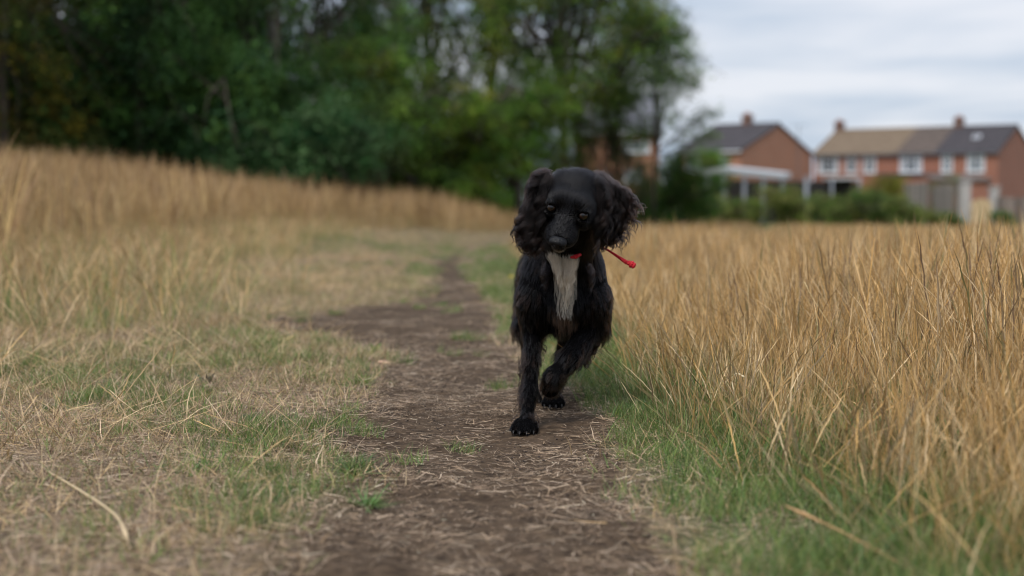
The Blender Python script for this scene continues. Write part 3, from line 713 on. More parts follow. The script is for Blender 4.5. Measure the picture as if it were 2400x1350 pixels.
# flat roofed extension of the terrace
ex = empty('flat_roof_extension', (*(TA+tu*tx(2092)-depthv*3.2), ZG), tang); tag(ex, 'low brick extension with dark flat roof before the middle terraced house', 'extension')
el = tx(2205)-tx(2092)
MB().box(0, el, 0, 3.15, -.3, 3.55).build('wall', BRICK2, ex); MB().box(-.15, el+.15, -.15, 3.15, 3.553, 3.8).build('roof', TILE_C, ex)

# ------------------------------------------------------------------ carport, sheds and fences
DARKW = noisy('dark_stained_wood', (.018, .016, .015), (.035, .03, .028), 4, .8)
PGREY = plain('pale_post_paint', (.33, .35, .40), .6)
WEATH = noisy('weathered_wood', (.16, .135, .115), (.36, .31, .27), 5, .9, vec=(6, 6, .8), bump=.2)
oi_ = WEATH.node_tree.nodes.new('ShaderNodeObjectInfo'); hs_ = WEATH.node_tree.nodes.new('ShaderNodeHueSaturation'); mr_ = WEATH.node_tree.nodes.new('ShaderNodeMapRange')
mr_.inputs['To Min'].default_value = .55; mr_.inputs['To Max'].default_value = 1.35; WEATH.node_tree.links.new(oi_.outputs['Random'], mr_.inputs['Value']); WEATH.node_tree.links.new(mr_.outputs[0], hs_.inputs['Value'])
lk_ = WEATH.node_tree.nodes['Principled BSDF'].inputs['Base Color'].links[0].from_socket; WEATH.node_tree.links.new(lk_, hs_.inputs['Color']); WEATH.node_tree.links.new(hs_.outputs[0], WEATH.node_tree.nodes['Principled BSDF'].inputs['Base Color'])
PALEW = noisy('pale_new_wood', (.50, .37, .20), (.64, .50, .30), 4, .75, vec=(6, 6, .8))
ROOFW = plain('pale_sheet_roof', (.50, .50, .51), .5)
cy_ = 82.
def gz(X, Y): return float(H(np.array([X]), np.array([Y]))[0])
cp0 = at(1642, 398, cy_+2); cp1 = at(1690, 392, cy_-3); cp2 = at(1838, 408, cy_+3)
zc = gz(13, 82)
cpo = empty('carport', (cp1[0], cp1[1], zc)); tag(cpo, 'long low carport with pale sheet roof and slim posts', 'carport')
def rel(p): return np.array(p)-np.array([cp1[0], cp1[1], zc])
a0, a1, a2 = rel(cp0), rel(cp1), rel(cp2)
off_ = np.array([1.2, 4.0, .15])
MB().add([a0, a1, a2, a2+off_, a1+off_, a0+off_]+[p-np.array([0, 0, .32]) for p in (a0, a1, a2, a2+off_, a1+off_, a0+off_)],
         [(0, 1, 4, 5), (1, 2, 3, 4), (6, 11, 10, 7), (7, 10, 9, 8), (0, 6, 7, 1), (1, 7, 8, 2), (2, 8, 9, 3), (3, 9, 10, 4), (4, 10, 11, 5), (5, 11, 6, 0)]).build('roof', ROOFW, cpo)
for f_ in (.05, .36, .66, .98):
    p = a1*(1-f_)+a2*f_+np.array([0, .1, 0]); MB().box(p[0]-.09, p[0]+.09, p[1], p[1]+.15, -.3, p[2]-.325).build('post', PGREY, cpo)
p = a0*.6+a1*.4+np.array([0, .1, 0]); MB().box(p[0]-.09, p[0]+.09, p[1], p[1]+.15, -.3, p[2]-.325).build('post', PGREY, cpo)
# dark boarded fence standing behind
def board_fence(name, label, p0, p1, ztop, zbot, bw, mat, gap=.012, cat='fence', jitter=.03, posts=3, post_mat=None, seed=1, group=None, th=.022):
    r_ = random.Random(seed); p0 = np.array(p0); p1 = np.array(p1); d = p1-p0; L = np.linalg.norm(d)
    o = empty(name, (p0[0], p0[1], zbot), math.atan2(d[1], d[0])); tag(o, label, cat, group)
    n = int(L/bw); hh = ztop-zbot
    base = mesh_np('board', [(0, 0, 0), (1, 0, 0), (1, 1, 0), (0, 1, 0), (0, 0, 1), (1, 0, 1), (1, 1, 1), (0, 1, 1)],
                   [(0, 3, 2, 1), (4, 5, 6, 7), (0, 1, 5, 4), (1, 2, 6, 5), (2, 3, 7, 6), (3, 0, 4, 7)], mat)
    for k in range(n):
        b_ = link('board', base, o, (k*bw, -th+r_.uniform(0, .008), -.1)); b_.scale = (bw-gap, th, hh+.1+r_.uniform(-jitter, jitter))
    MB().box(0, L, .012, .05, hh*.25, hh*.25+.08).box(0, L, .012, .05, hh*.8, hh*.8+.08).build('rail', mat, o)
    for k in range(posts):
        x = L*k/(posts-1); MB().box(x-.05, x+.05, .055, .155, -.3, hh+.05).build('post', post_mat or mat, o)
    return o
q0 = at(1640, 420, 86.5); q1 = at(2010, 420, 92)
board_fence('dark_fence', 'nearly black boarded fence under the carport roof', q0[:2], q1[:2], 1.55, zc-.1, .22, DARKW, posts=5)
# small white framed porch
pc = at(1948, 415, 80); pcl = empty('porch_frame', (pc[0], pc[1], zc)); tag(pcl, 'small white framed porch right of the long carport', 'porch')
wd = 70*80/F; hz = pc[2]-zc
MB().box(0, wd, 0, 2.2, hz-.14, hz).build('roof', ROOFW, pcl)
for x_ in (0, wd-.12): MB().box(x_, x_+.12, 0, .12, -.3, hz-.143).build('post', PGREY, pcl)
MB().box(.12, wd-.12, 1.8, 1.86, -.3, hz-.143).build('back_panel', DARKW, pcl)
ps = at(1890, 420, 80); pso = MB().box(-.1, .1, -.1, .1, 0, ps[2]-zc+.2).box(-.14, .14, -.14, .14, ps[2]-zc+.2, ps[2]-zc+.26).build('garden_post', PGREY, None, (ps[0], ps[1], zc-.1)); tag(pso, 'lone pale post between the carport and the porch', 'post')
# weathered fence coming towards the field
GF = 'garden fences at the right'
f0 = at(2118, 420, 66); f1 = at(2178, 420, 61); f2 = at(2236, 420, 50)
zf = -.42
board_fence('weathered_fence', 'weathered grey fence of upright boards right of the yellowing bush', f0[:2], f1[:2], 1.14, zf-.12, .16, WEATH, seed=2, group=GF)
board_fence('weathered_fence', 'weathered lower fence between the tall fence and the pale gate', f1[:2]+np.array([.1, -.3]), f2[:2], .95, zf-.05, .15, WEATH, seed=3, jitter=.08, gap=.03, group=GF)
pl = at(2262, 425, 49); po = MB().box(-.16, .16, -.16, .16, 0, pl[2]-zf).box(-.20, .20, -.20, .20, pl[2]-zf, pl[2]-zf+.06).build('gate_pillar', noisy('pale_render', (.36, .34, .32), (.5, .48, .45), 6, .9), None, (pl[0], pl[1], zf)); tag(po, 'tall pale pillar beside the new wooden gate', 'pillar')
pl2 = at(2330, 440, 49.5); po2 = MB().box(-.14, .14, -.14, .14, 0, pl2[2]-zf).box(-.18, .18, -.18, .18, pl2[2]-zf, pl2[2]-zf+.06).build('gate_pillar', noisy('pale_render_b', (.36, .34, .32), (.5, .48, .45), 6, .9), None, (pl2[0], pl2[1], zf)); tag(po2, 'shorter pale pillar on the right of the new wooden gate', 'pillar')
g0 = at(2277, 470, 48); g1 = at(2325, 470, 48); gl = g1[0]-g0[0]
gt = empty('garden_gate', (g0[0], 48, zf)); tag(gt, 'pale new wooden gate with arched top', 'gate')
nb = 6
for k in range(nb):
    x0 = gl*k/nb; hgt = 1.0-(zf+.44)*0+.13*math.sin(math.pi*(k+.5)/nb)-.25
    MB().box(x0+.006, x0+gl/nb-.006, 0, .025, .06, hgt).build('board', PALEW, gt)
MB().box(0, gl, .027, .06, .15, .23).box(0, gl, .027, .06, .58, .66).build('rail', PALEW, gt)
h0 = at(2336, 465, 48.5); h1 = at(2470, 465, 46)
board_fence('slatted_fence', 'grey slatted fence at the right edge below the brick gable', h0[:2], h1[:2], .50, zf-.05, .13, WEATH, gap=.045, seed=5, group=GF)
# low brick shed behind the gate
sh = at(2200, 430, 70); sho = empty('garden_shed', (sh[0], sh[1], -.7)); tag(sho, 'low brown brick shed roof line behind the weathered fence', 'shed')
MB().box(0, 2.6, 0, 2.4, -.2, 2.0).build('wall', BRICK2, sho); MB().prism([(-.1, -.15, 2.003), (2.7, -.15, 2.003), (2.7, 2.5, 2.3), (-.1, 2.5, 2.3)], (0, 0, .07)).build('roof', TILE_B, sho)
print('buildings done')

#DOG#
# ------------------------------------------------------------------ dog
def nrm(v): v = np.asarray(v, float); return v/np.linalg.norm(v)
# head frame: r = image right, f = along the muzzle, u = up
hf = nrm([-.26, -.74, -.61]); hr = np.array([math.cos(R(7.5)), 0, -math.sin(R(7.5))]); hr = nrm(hr-hf*np.dot(hr, hf)); hu = np.cross(hf, hr)
EYE_MID = at(1331, 490, 2.765)
HC = EYE_MID-.046*hf-.008*hu
def hp(a, b, c): return HC+a*hr+b*hf+c*hu
HM = np.stack([hr, hf, hu])     # rows: head axes
I3 = np.eye(3)
prims = []   # (type, data, k, sign, comb, length, tag)
def ell(c, r, M=I3, k=.015, comb=(0, 0, -1), ln=.012, tg='body', sub=False):
    prims.append(('e', (np.array(c, float), np.array(r, float), M), k, sub, nrm(comb), ln, tg))
def cap(a, b, ra, rb_, k=.015, comb=None, ln=.012, tg='body', sub=False):
    a = np.array(a, float); b = np.array(b, float)
    prims.append(('c', (a, b, ra, rb_), k, sub, nrm(b-a) if comb is None else nrm(comb), ln, tg))
def frame(d, up=(0, 1, 0)):
    d = nrm(d); a = nrm(np.cross(d, up)); return np.stack([a, np.cross(a, d), d])
DN = (0, .35, -1)
# trunk
ell(at(1318, 672, 3.10), (.078, .17, .098), k=.03, comb=(0, 1, -.45), ln=.022)
ell(at(1318, 690, 2.985), (.060, .07, .080), k=.03, comb=(0, -.1, -1), ln=.022, tg='chest')
ell(at(1320, 735, 3.0), (.040, .06, .035), k=.025, comb=(0, .3, -1), ln=.020, tg='chest')
cap(at(1312, 655, 3.12), at(1300, 655, 3.44), .080, .070, k=.03, comb=(0, 1, -.35), ln=.022)
ell(at(1290, 645, 3.46), (.078, .085, .085), k=.03, comb=(-.2, 1, -.6), ln=.028)
cap(at(1290, 610, 3.53), at(1282, 575, 3.68), .016, .007, k=.02, comb=(0, 1, -.3), ln=.045)
# neck
cap(hp(0, -.03, -.02), at(1320, 640, 3.0), .050, .066, k=.03, comb=(0, .2, -1), ln=.020, tg='neck')
# shoulders
ell(at(1259, 680, 2.985), (.032, .055, .076), k=.045, comb=(-.15, .25, -1), ln=.014, tg='shoulder')
ell(at(1379, 680, 2.985), (.032, .055, .076), k=.045, comb=(.15, .25, -1), ln=.014, tg='shoulder')
# planted fore leg (left in the picture)
cap(at(1252, 700, 2.96), at(1249, 775, 2.985), .037, .022, k=.02, ln=.014, tg='leg')
cap(at(1249, 775, 2.985), at(1243, 915, 2.91), .0195, .0120, k=.012, ln=.013, tg='leg')
ell(at(1243, 918, 2.905), (.0140, .015, .020), k=.010, comb=(0, 0, -1), ln=.011, tg='leg')
cap(at(1243, 915, 2.91), at(1236, 968, 2.885), .0118, .0128, k=.010, ln=.012, tg='leg')
# raised fore leg (right)
cap(at(1384, 700, 2.965), at(1390, 765, 2.99), .042, .034, k=.02, ln=.016, tg='leg')
cap(at(1388, 765, 2.99), at(1338, 838, 2.915), .028, .0215, k=.015, ln=.015, tg='leg')
cap(at(1338, 838, 2.915), at(1300, 884, 2.895), .0215, .018, k=.015, ln=.014, tg='leg')
cap(at(1300, 880, 2.895), at(1288, 903, 2.95), .0175, .016, k=.012, ln=.012, tg='leg')
ell(at(1290, 905, 2.972), (.021, .030, .014), frame(hu), k=.010, comb=(0, .6, -.8), ln=.010, tg='paw')
def paw(c, fwd, side=1, s=1.0):
    """c: centre of the paw on the ground"""
    c = np.array(c, float); fwd = nrm(fwd); rt = np.array([fwd[1], -fwd[0], 0]); up = np.array([0, 0, 1.])
    M = np.stack([rt, fwd, up])
    ell(c+up*.019*s, (.025*s, .028*s, .0165*s), M, k=.010, comb=(0, -.5, -.8), ln=.008, tg='paw')
    for k_, (q, l_) in enumerate([(-.0205, .016), (-.0072, .026), (.0072, .026), (.0205, .016)]):
        ell(c+rt*q*s+fwd*l_*s+up*.0125*s, (.0082*s, .0125*s, .0110*s), M, k=.0035, comb=fwd*.6+np.array([0, 0, -.6]), ln=.006, tg='paw')
PAW1 = at(1231, 988, 2.872); PAW1[2] = H(PAW1[0:1], PAW1[1:2])[0]
paw(PAW1, (-.12, -1, 0))
# hind legs
cap(at(1335, 690, 3.40), at(1352, 765, 3.30), .055, .040, k=.03, comb=(0, .2, -1), ln=.022, tg='leg')
cap(at(1350, 765, 3.30), at(1322, 835, 3.36), .034, .019, k=.02, ln=.016, tg='leg')
PAW2 = at(1297, 945, 3.19); PAW2[2] = H(PAW2[0:1], PAW2[1:2])[0]
cap(at(1322, 835, 3.36), PAW2+np.array([.002, .035, .028]), .017, .0145, k=.012, ln=.014, tg='leg')
paw(PAW2, (-.05, -1, 0), s=.95)
cap(at(1262, 690, 3.42), at(1242, 765, 3.33), .052, .038, k=.03, comb=(0, .2, -1), ln=.022, tg='leg')
cap(at(1243, 765, 3.33), at(1246, 835, 3.42), .032, .018, k=.02, ln=.016, tg='leg')
PAW3 = at(1243, 940, 3.27); PAW3[2] = H(PAW3[0:1], PAW3[1:2])[0]
cap(at(1246, 835, 3.42), PAW3+np.array([.0, .035, .028]), .016, .0145, k=.012, ln=.014, tg='leg')
paw(PAW3, (0, -1, 0), s=.95)
# head
ell(hp(0, -.008, -.006), (.0590, .056, .0385), HM, k=.015, comb=-hf+hu*.2, ln=.016, tg='skull')
for s_ in (-1, 1):
    ell(hp(s_*.020, .030, .010), (.022, .022, .020), HM, k=.015, comb=-hf+hu*.5, ln=.011, tg='face')
    ell(hp(s_*.031, .020, -.022), (.021, .030, .024), HM, k=.018, comb=-hf-hu*.4, ln=.012, tg='face')
    ell(hp(s_*.0155, .076, -.030), (.0172, .031, .0172), HM, k=.010, comb=-hf*.4-hu, ln=.005, tg='face')
    ell(hp(s_*.0325, .0470, .0132), (.0125, .0092, .0046), HM, k=.004, comb=-hf+hu*.8, ln=.003, tg='face')
cap(hp(0, .030, -.008), hp(0, .100, -.022), .0245, .0150, k=.014, comb=-hf, ln=.004, tg='face')
cap(hp(0, .020, -.045), hp(0, .086, -.052), .020, .0135, k=.007, comb=-hf*.6-hu*.6, ln=.006, tg='chin')
for s_ in (-1, 1):
    ell(hp(s_*.0325, .0535, .0050), (.0110, .0090, .0085), HM, k=.005, sub=True)
    ell(hp(s_*.0325, .0520, -.0065), (.0120, .0066, .0040), HM, k=.004, comb=-hf-hu, ln=.003, tg='face')
    cap(hp(0, .106, -.0425), hp(s_*.020, .092, -.0455), .0022, .0022, k=.003, sub=True)
    cap(hp(s_*.020, .092, -.0455), hp(s_*.033, .055, -.050), .0022, .0020, k=.003, sub=True)
# ear leather (flaps), fur comes on top
def flap(p0, p1, p2, w0, w1, th, comb, ln):
    n_ = 5
    for i_ in range(n_):
        t_ = (i_+.5)/n_; c_ = (1-t_)**2*p0+2*t_*(1-t_)*p1+t_*t_*p2; d_ = 2*(1-t_)*(p1-p0)+2*t_*(p2-p1)
        d_ = nrm(d_); nn = nrm(np.cross(d_, (0.25, -1, 0))); side = nn; fr_ = np.cross(side, d_)
        w_ = w0+(w1-w0)*math.sin(t_*math.pi*.75)
        ell(c_, (w_, th, .030), np.stack([side, fr_, d_]), k=.010, comb=comb, ln=ln, tg='ear')
flap(at(1290, 435, 2.85), at(1244, 470, 2.845), at(1250, 570, 2.835), .012, .022, .010, (-.2, -.1, -1), .030)
flap(at(1400, 432, 2.85), at(1452, 452, 2.85), at(1428, 560, 2.84), .014, .028, .010, (.35, -.1, -.8), .030)

def sd(pr, P):
    ty, d = pr[0], pr[1]
    if ty == 'e':
        q = (P-d[0])@d[2].T; k0 = np.linalg.norm(q/d[1], axis=-1); k1 = np.linalg.norm(q/(d[1]**2), axis=-1)+1e-9
        return k0*(k0-1)/k1
    a, b, ra, rb_ = d; ba = b-a; h_ = np.clip((P-a)@ba/np.dot(ba, ba), 0, 1)
    return np.linalg.norm(P-a-h_[..., None]*ba, axis=-1)-(ra+(rb_-ra)*h_)
def sdf(P, prs):
    D = np.full(P.shape[:-1], 1.0)
    for pr in prs:
        d = sd(pr, P); k = pr[2]
        if pr[3]:
            h_ = np.clip(.5-.5*(D+d)/k, 0, 1); D = D*(1-h_)-d*h_+k*h_*(1-h_)
        else:
            h_ = np.clip(.5+.5*(D-d)/k, 0, 1); D = D*(1-h_)+d*h_-k*h_*(1-h_)
    return D
def surface_net(prs, ax):
    """ax: three coordinate arrays. dual contouring on a rectilinear grid"""
    n = [len(a) for a in ax]; D = np.full(n, .2)
    for pr in prs:
        d = pr[1]
        if pr[0] == 'e': lo = d[0]-d[1].max(); hi = d[0]+d[1].max()
        else: lo = np.minimum(d[0]-d[2], d[1]-d[3]); hi = np.maximum(d[0]+d[2], d[1]+d[3])
        m_ = pr[2]+.02; sl = []
        for a, l_, h_ in zip(ax, lo-m_, hi+m_):
            i0 = max(0, np.searchsorted(a, l_)-1); i1 = min(len(a), np.searchsorted(a, h_)+1); sl.append(slice(i0, i1))
        G = np.stack(np.meshgrid(*[a[s] for a, s in zip(ax, sl)], indexing='ij'), -1)
        d_ = sd(pr, G); k = pr[2]; Ds = D[tuple(sl)]
        if pr[3]: h_ = np.clip(.5-.5*(Ds+d_)/k, 0, 1); D[tuple(sl)] = Ds*(1-h_)-d_*h_+k*h_*(1-h_)
        else: h_ = np.clip(.5+.5*(Ds-d_)/k, 0, 1); D[tuple(sl)] = Ds*(1-h_)+d_*h_-k*h_*(1-h_)
    S = D < 0
    c8 = sum(S[i:n[0]-1+i, j:n[1]-1+j, k:n[2]-1+k].astype(np.int8) for i in (0, 1) for j in (0, 1) for k in (0, 1))
    act = (c8 > 0) & (c8 < 8); idx = np.full(act.shape, -1, int); I, J, K = np.nonzero(act); idx[I, J, K] = np.arange(len(I))
    acc = np.zeros((len(I), 3)); cnt = np.zeros(len(I))
    for a in range(3):
        for o1 in (0, 1):
            for o2 in (0, 1):
                o = [0, 0, 0]; b1, b2 = [x for x in range(3) if x != a]; o[b1] = o1; o[b2] = o2
                i0 = I+o[0]; j0 = J+o[1]; k0 = K+o[2]; e = [0, 0, 0]; e[a] = 1
                v0 = D[i0, j0, k0]; v1 = D[i0+e[0], j0+e[1], k0+e[2]]; cr_ = (v0 < 0) != (v1 < 0)
                t_ = np.where(cr_, v0/(v0-v1+1e-12), 0)
                p = np.stack([ax[0][i0], ax[1][j0], ax[2][k0]], -1); q = np.stack([ax[0][i0+e[0]], ax[1][j0+e[1]], ax[2][k0+e[2]]], -1)
                acc += np.where(cr_[:, None], p+(q-p)*t_[:, None], 0); cnt += cr_
    V = acc/cnt[:, None]; quads = []
    for a in range(3):
        b1, b2 = [x for x in range(3) if x != a]
        sl0 = [slice(None)]*3; sl1 = [slice(None)]*3; sl0[a] = slice(0, n[a]-1); sl1[a] = slice(1, n[a])
        s0 = S[tuple(sl0)]; s1 = S[tuple(sl1)]; E = np.argwhere(s0 != s1)
        ok = (E[:, b1] > 0) & (E[:, b2] > 0) & (E[:, b1] < n[b1]-1) & (E[:, b2] < n[b2]-1); E = E[ok]
        def cell(d1, d2):
            c = E.copy(); c[:, b1] -= d1; c[:, b2] -= d2; return idx[c[:, 0], c[:, 1], c[:, 2]]
        qd = np.stack([cell(1, 1), cell(0, 1), cell(0, 0), cell(1, 0)], -1)
        ins = s0[tuple(E.T)]; flip = ins if a != 1 else ~ins
        qd[~flip] = qd[~flip][:, ::-1]; quads.append(qd)
    return V, np.concatenate(quads)
def grad(P, prs, h=.0008):
    g = np.stack([sdf(P+h*e, prs)-sdf(P-h*e, prs) for e in I3], -1); L = np.linalg.norm(g, axis=-1, keepdims=True)+1e-12; return g/L
ax = [axis([(-.02, .30, .0042)]), axis([(2.62, 2.98, .0038), (2.98, 3.74, .0075)]), axis([(-.012, .56, .0038)])]
V, Q = surface_net(prims, ax)
for _ in range(2):
    d_ = sdf(V, prims); G_ = grad(V, prims); V = V-np.clip(d_, -.003, .003)[:, None]*G_
ORG = np.array([.10, 3.0, 0.0])
# coat pattern on the skin and the fur
def coat(P, Nn):
    px, py = proj(P)
    c = np.tile(np.array([.0046, .0042, .0050]), (len(P), 1))
    cx = np.interp(py, [585, 640, 700, 735], [1322, 1325, 1325, 1328]); hw_ = np.interp(py, [585, 620, 665, 705, 722], [36, 31, 20, 14, 5])
    nzv = (vnoise(px*.10, py*.03)-.5)*16
    m = (py > 588) & (py < 716) & (np.abs(px-cx) < hw_+nzv) & (Nn[:, 1] < .1) & (P[:, 1] > 2.84) & (P[:, 1] < 3.0)
    c[m] = (.74, .66, .56)
    tanm = (py > 718) & (py < 764) & (np.abs(px-(1322+.6*(py-740))) < 26+nzv) & (P[:, 1] < 3.05) & ~m & (Nn[:, 1] < .3)
    c[tanm] = (.15, .10, .072)
    hl = (P-HC)@HM.T
    ch = (hl[:, 1] > .055) & (hl[:, 1] < .11) & (hl[:, 2] < -.052) & (hl[:, 2] > -.075) & (np.abs(hl[:, 0]) < .02)
    c[ch] = (.115, .095, .08)
    ear = P[:, 2] > .3
    return c, m | tanm
SKIN = attr_mat('dog_skin', .85, 0, spec=.04, inst_var=0)
Nv = grad(V, prims); cv, _ = coat(V, Nv)
dog = link('dog', mesh_np('dog', V-ORG, Q, SKIN, True, cv*.35), None, tuple(ORG))
tag(dog, 'black spaniel with white chest blaze trotting towards the camera on the path', 'dog')

# ---- fur
FUR, t, b = newmat('dog_fur')
t.nodes.remove(b)
hb = t.nodes.new('ShaderNodeBsdfHairPrincipled'); hb.model = 'CHIANG'; hb.parametrization = 'COLOR'
at_ = t.nodes.new('ShaderNodeAttribute'); at_.attribute_name = 'col'; t.links.new(at_.outputs['Color'], hb.inputs['Color'])
hb.inputs['IOR'].default_value = 1.25; hb.inputs['Roughness'].default_value = .20; hb.inputs['Radial Roughness'].default_value = .45
for nm in ('Random Roughness', 'Random Color'):
    if nm in hb.inputs: hb.inputs[nm].default_value = .2
t.links.new(hb.outputs[0], t.nodes['Material Output'].inputs[0])
def fur_object(name, S, rad, colr, parent=dog, mat=FUR):
    """S (n,K,3) world strands; rad (n,) root radius; colr (n,3)"""
    n, K = S.shape[:2]
    c = bpy.data.hair_curves.new(name); c.add_curves([K]*n)
    c.points.foreach_set('position', (S-ORG).astype(np.float32).ravel())
    prof = np.linspace(1, .18, K)**.8
    r_ = (rad[:, None]*prof[None]).astype(np.float32)
    if 'radius' not in c.attributes: c.attributes.new('radius', 'FLOAT', 'POINT')
    c.attributes['radius'].data.foreach_set('value', r_.ravel())
    a = c.attributes.new('col', 'FLOAT_COLOR', 'CURVE'); cc = np.ones((n, 4), np.float32); cc[:, :3] = colr; a.data.foreach_set('color', cc.ravel())
    c.materials.append(mat); return link(name, c, parent)
rng = np.random.RandomState(77)
tri = np.concatenate([Q[:, [0, 1, 2]], Q[:, [0, 2, 3]]])
va, vb, vc = V[tri[:, 0]], V[tri[:, 1]], V[tri[:, 2]]
ar = np.linalg.norm(np.cross(vb-va, vc-va), axis=1)
mid = (va+vb+vc)/3
wgt = ar*(1+5.0*(mid[:, 2] > .36)*(mid[:, 1] < 2.9))*np.where(mid[:, 1] > 3.12, .45, 1.0)
NF = 210000
ti = rng.choice(len(tri), NF, p=wgt/wgt.sum())
u1 = rng.rand(NF, 1)**.5; u2 = rng.rand(NF, 1)
P = (1-u1)*va[ti]+u1*(1-u2)*vb[ti]+u1*u2*vc[ti]
Nn = grad(P, prims)
pos = [p for p in prims if not p[3]]
Dm = np.stack([sd(p, P) for p in pos], -1)
Wm = np.exp(-np.clip(Dm-Dm.min(1, keepdims=True), 0, .2)/.006); Wm /= Wm.sum(1, keepdims=True)
comb = Wm@np.stack([p[4] for p in pos]); leng = Wm@np.array([p[5] for p in pos])
near = Dm.argmin(1); tags = np.array([p[6] for p in pos])[near]
hl = (P-HC)@HM.T
# short fur round the eyes, none on the eyes and the nose leather
de = np.minimum(np.linalg.norm((hl-[.0322, .054, .0030])/[1.25, 1, .8], axis=1), np.linalg.norm((hl-[-.0322, .054, .0030])/[1.25, 1, .8], axis=1))
dn = np.linalg.norm((hl-[0, .117, -.0225])/[1.15, 1, .9], axis=1)
face = np.isin(tags, ['face', 'skull', 'chin'])
leng = np.where(face, np.minimum(leng, .0030+.20*np.clip(de-.009, 0, 1)), leng)
leng = np.where((tags == 'face') & (hl[:, 1] > .06), np.minimum(leng, .0070), leng)
keep = (de > .0100) & (dn > .0165)
# top of the skull has a longer crest parting backwards
crest = np.exp(-(hl[:, 0]/.03)**2)*sm(.02, -.01, hl[:, 1])*(hl[:, 2] > .01); leng = leng+.004*crest
# face swirl: outwards from the middle line
comb = comb+(face & (hl[:, 1] < .06))[:, None]*np.sign(hl[:, :1])*hr*.45*sm(.0, .03, np.abs(hl[:, :1]))
leng = leng*(.65+.6*rng.rand(NF))
# feathering at the back of the legs, chest and belly
leg = tags == 'leg'
back = leg & (Nn[:, 1] > .0)
leng = np.where(back, leng*(1+1.2*rng.rand(NF)), leng)
comb = np.where(back[:, None], comb+np.array([0, .4, -.2]), comb)
side = leg & (np.abs(Nn[:, 0]) > .6); comb = comb+side[:, None]*Nn*np.array([.35, 0, 0])
px, py = proj(P)
white = (py > 588) & (py < 712) & (np.abs(px-1325) < 36) & (tags != 'face')
leng = np.where(white & (tags != 'chin'), np.maximum(leng, .026), leng)
comb = comb-np.sum(comb*Nn, 1, keepdims=True)*Nn; comb /= np.linalg.norm(comb, axis=1)[:, None]+1e-9
# clumps
lift = np.where(face, .22, .26)[:, None]+.06*rng.rand(NF, 1)
lift = np.where((tags == 'ear')[:, None], .45+.25*rng.rand(NF, 1), lift)
lift = np.where((face & (hl[:, 1] > .015) & (hl[:, 2] > -.035))[:, None], .10+.04*rng.rand(NF, 1), lift)
lift = np.where((tags == 'shoulder')[:, None] | (tags == 'body')[:, None], lift*.6, lift)
d0 = comb+Nn*lift; d0 /= np.linalg.norm(d0, axis=1)[:, None]
K = 6; s = np.linspace(0, 1, K)
cidx = rng.choice(NF, NF//26, replace=False); kd = kdtree.KDTree(len(cidx))
for i_, ci in enumerate(cidx): kd.insert(Vector(P[ci]), i_)
kd.balance()
own = np.array([kd.find(Vector(p))[1] for p in P]); own = cidx[own]
wv = rng.randn(NF, 3); wv = wv-np.sum(wv*d0, 1, keepdims=True)*d0; wv /= np.linalg.norm(wv, axis=1)[:, None]
wvc = wv[own]; ph = rng.rand(NF)*6.28; phc = ph[own]
S = np.zeros((NF, K, 3))
grav = np.array([0, 0, -1.])
amp = np.where(face, 0.0, .05)+np.where(np.isin(tags, ['ear', 'leg', 'chest']), .06, 0)
for k_, t_ in enumerate(s):
    L_ = leng[:, None]
    S[:, k_] = P-Nn*(.0001+.0008*(~face))[:, None]+d0*L_*t_+(comb*.25+grav*.22*(~face)[:, None])*L_*t_*t_ + wvc*(amp*leng)[:, None]*math.sin(1)*np.sin(t_*7+phc)[:, None]*t_+wv*(np.where(face, .02, .04)*leng)[:, None]*t_
tipc = S[own]; cl = (np.where(face, .26, .48)+np.where(white, .1, 0))[:, None]
for k_, t_ in enumerate(s):
    S[:, k_] = S[:, k_]*(1-cl*t_**1.5)+(tipc[:, k_])*cl*t_**1.5
cf, pale = coat(P, Nn)
cf = cf*(1+.25*rng.randn(NF, 1))*np.where(pale, 1, np.where(face, .75+.5*rng.rand(NF)[own], .6+.9*rng.rand(NF)[own]))[:, None]
brown = ~face & (rng.rand(NF)[own] < np.where(np.isin(tags, ['leg', 'paw', 'ear']), .30, .08)) & ~pale
cf = np.where(brown[:, None], np.array([.018, .010, .0075])*(.7+.6*rng.rand(NF, 1)), cf)
cf = np.clip(cf, .003, .8)
rad = np.where(face, .00013, .00017)*(.8+.4*rng.rand(NF))
rad = np.where(white, .00019, rad)
sel = keep & (tags != 'ear')
WFUR = attr_mat('white_fur', .6, .3, spec=.2, inst_var=0)
wm = cf.mean(1) > .12
FACEF = FUR.copy(); FACEF.name = 'face_fur'
for n_ in FACEF.node_tree.nodes:
    if n_.type == 'BSDF_HAIR_PRINCIPLED': n_.inputs['IOR'].default_value = 1.36; n_.inputs['Roughness'].default_value = .24
fm = face & ~wm & sel
fur_object('face_fur', S[fm], rad[fm], cf[fm], mat=FACEF)
bm_ = sel & ~wm & ~face
fur_object('fur', S[bm_], rad[bm_], cf[bm_]); fur_object('white_fur', S[sel & wm], rad[sel & wm], cf[sel & wm], mat=WFUR)
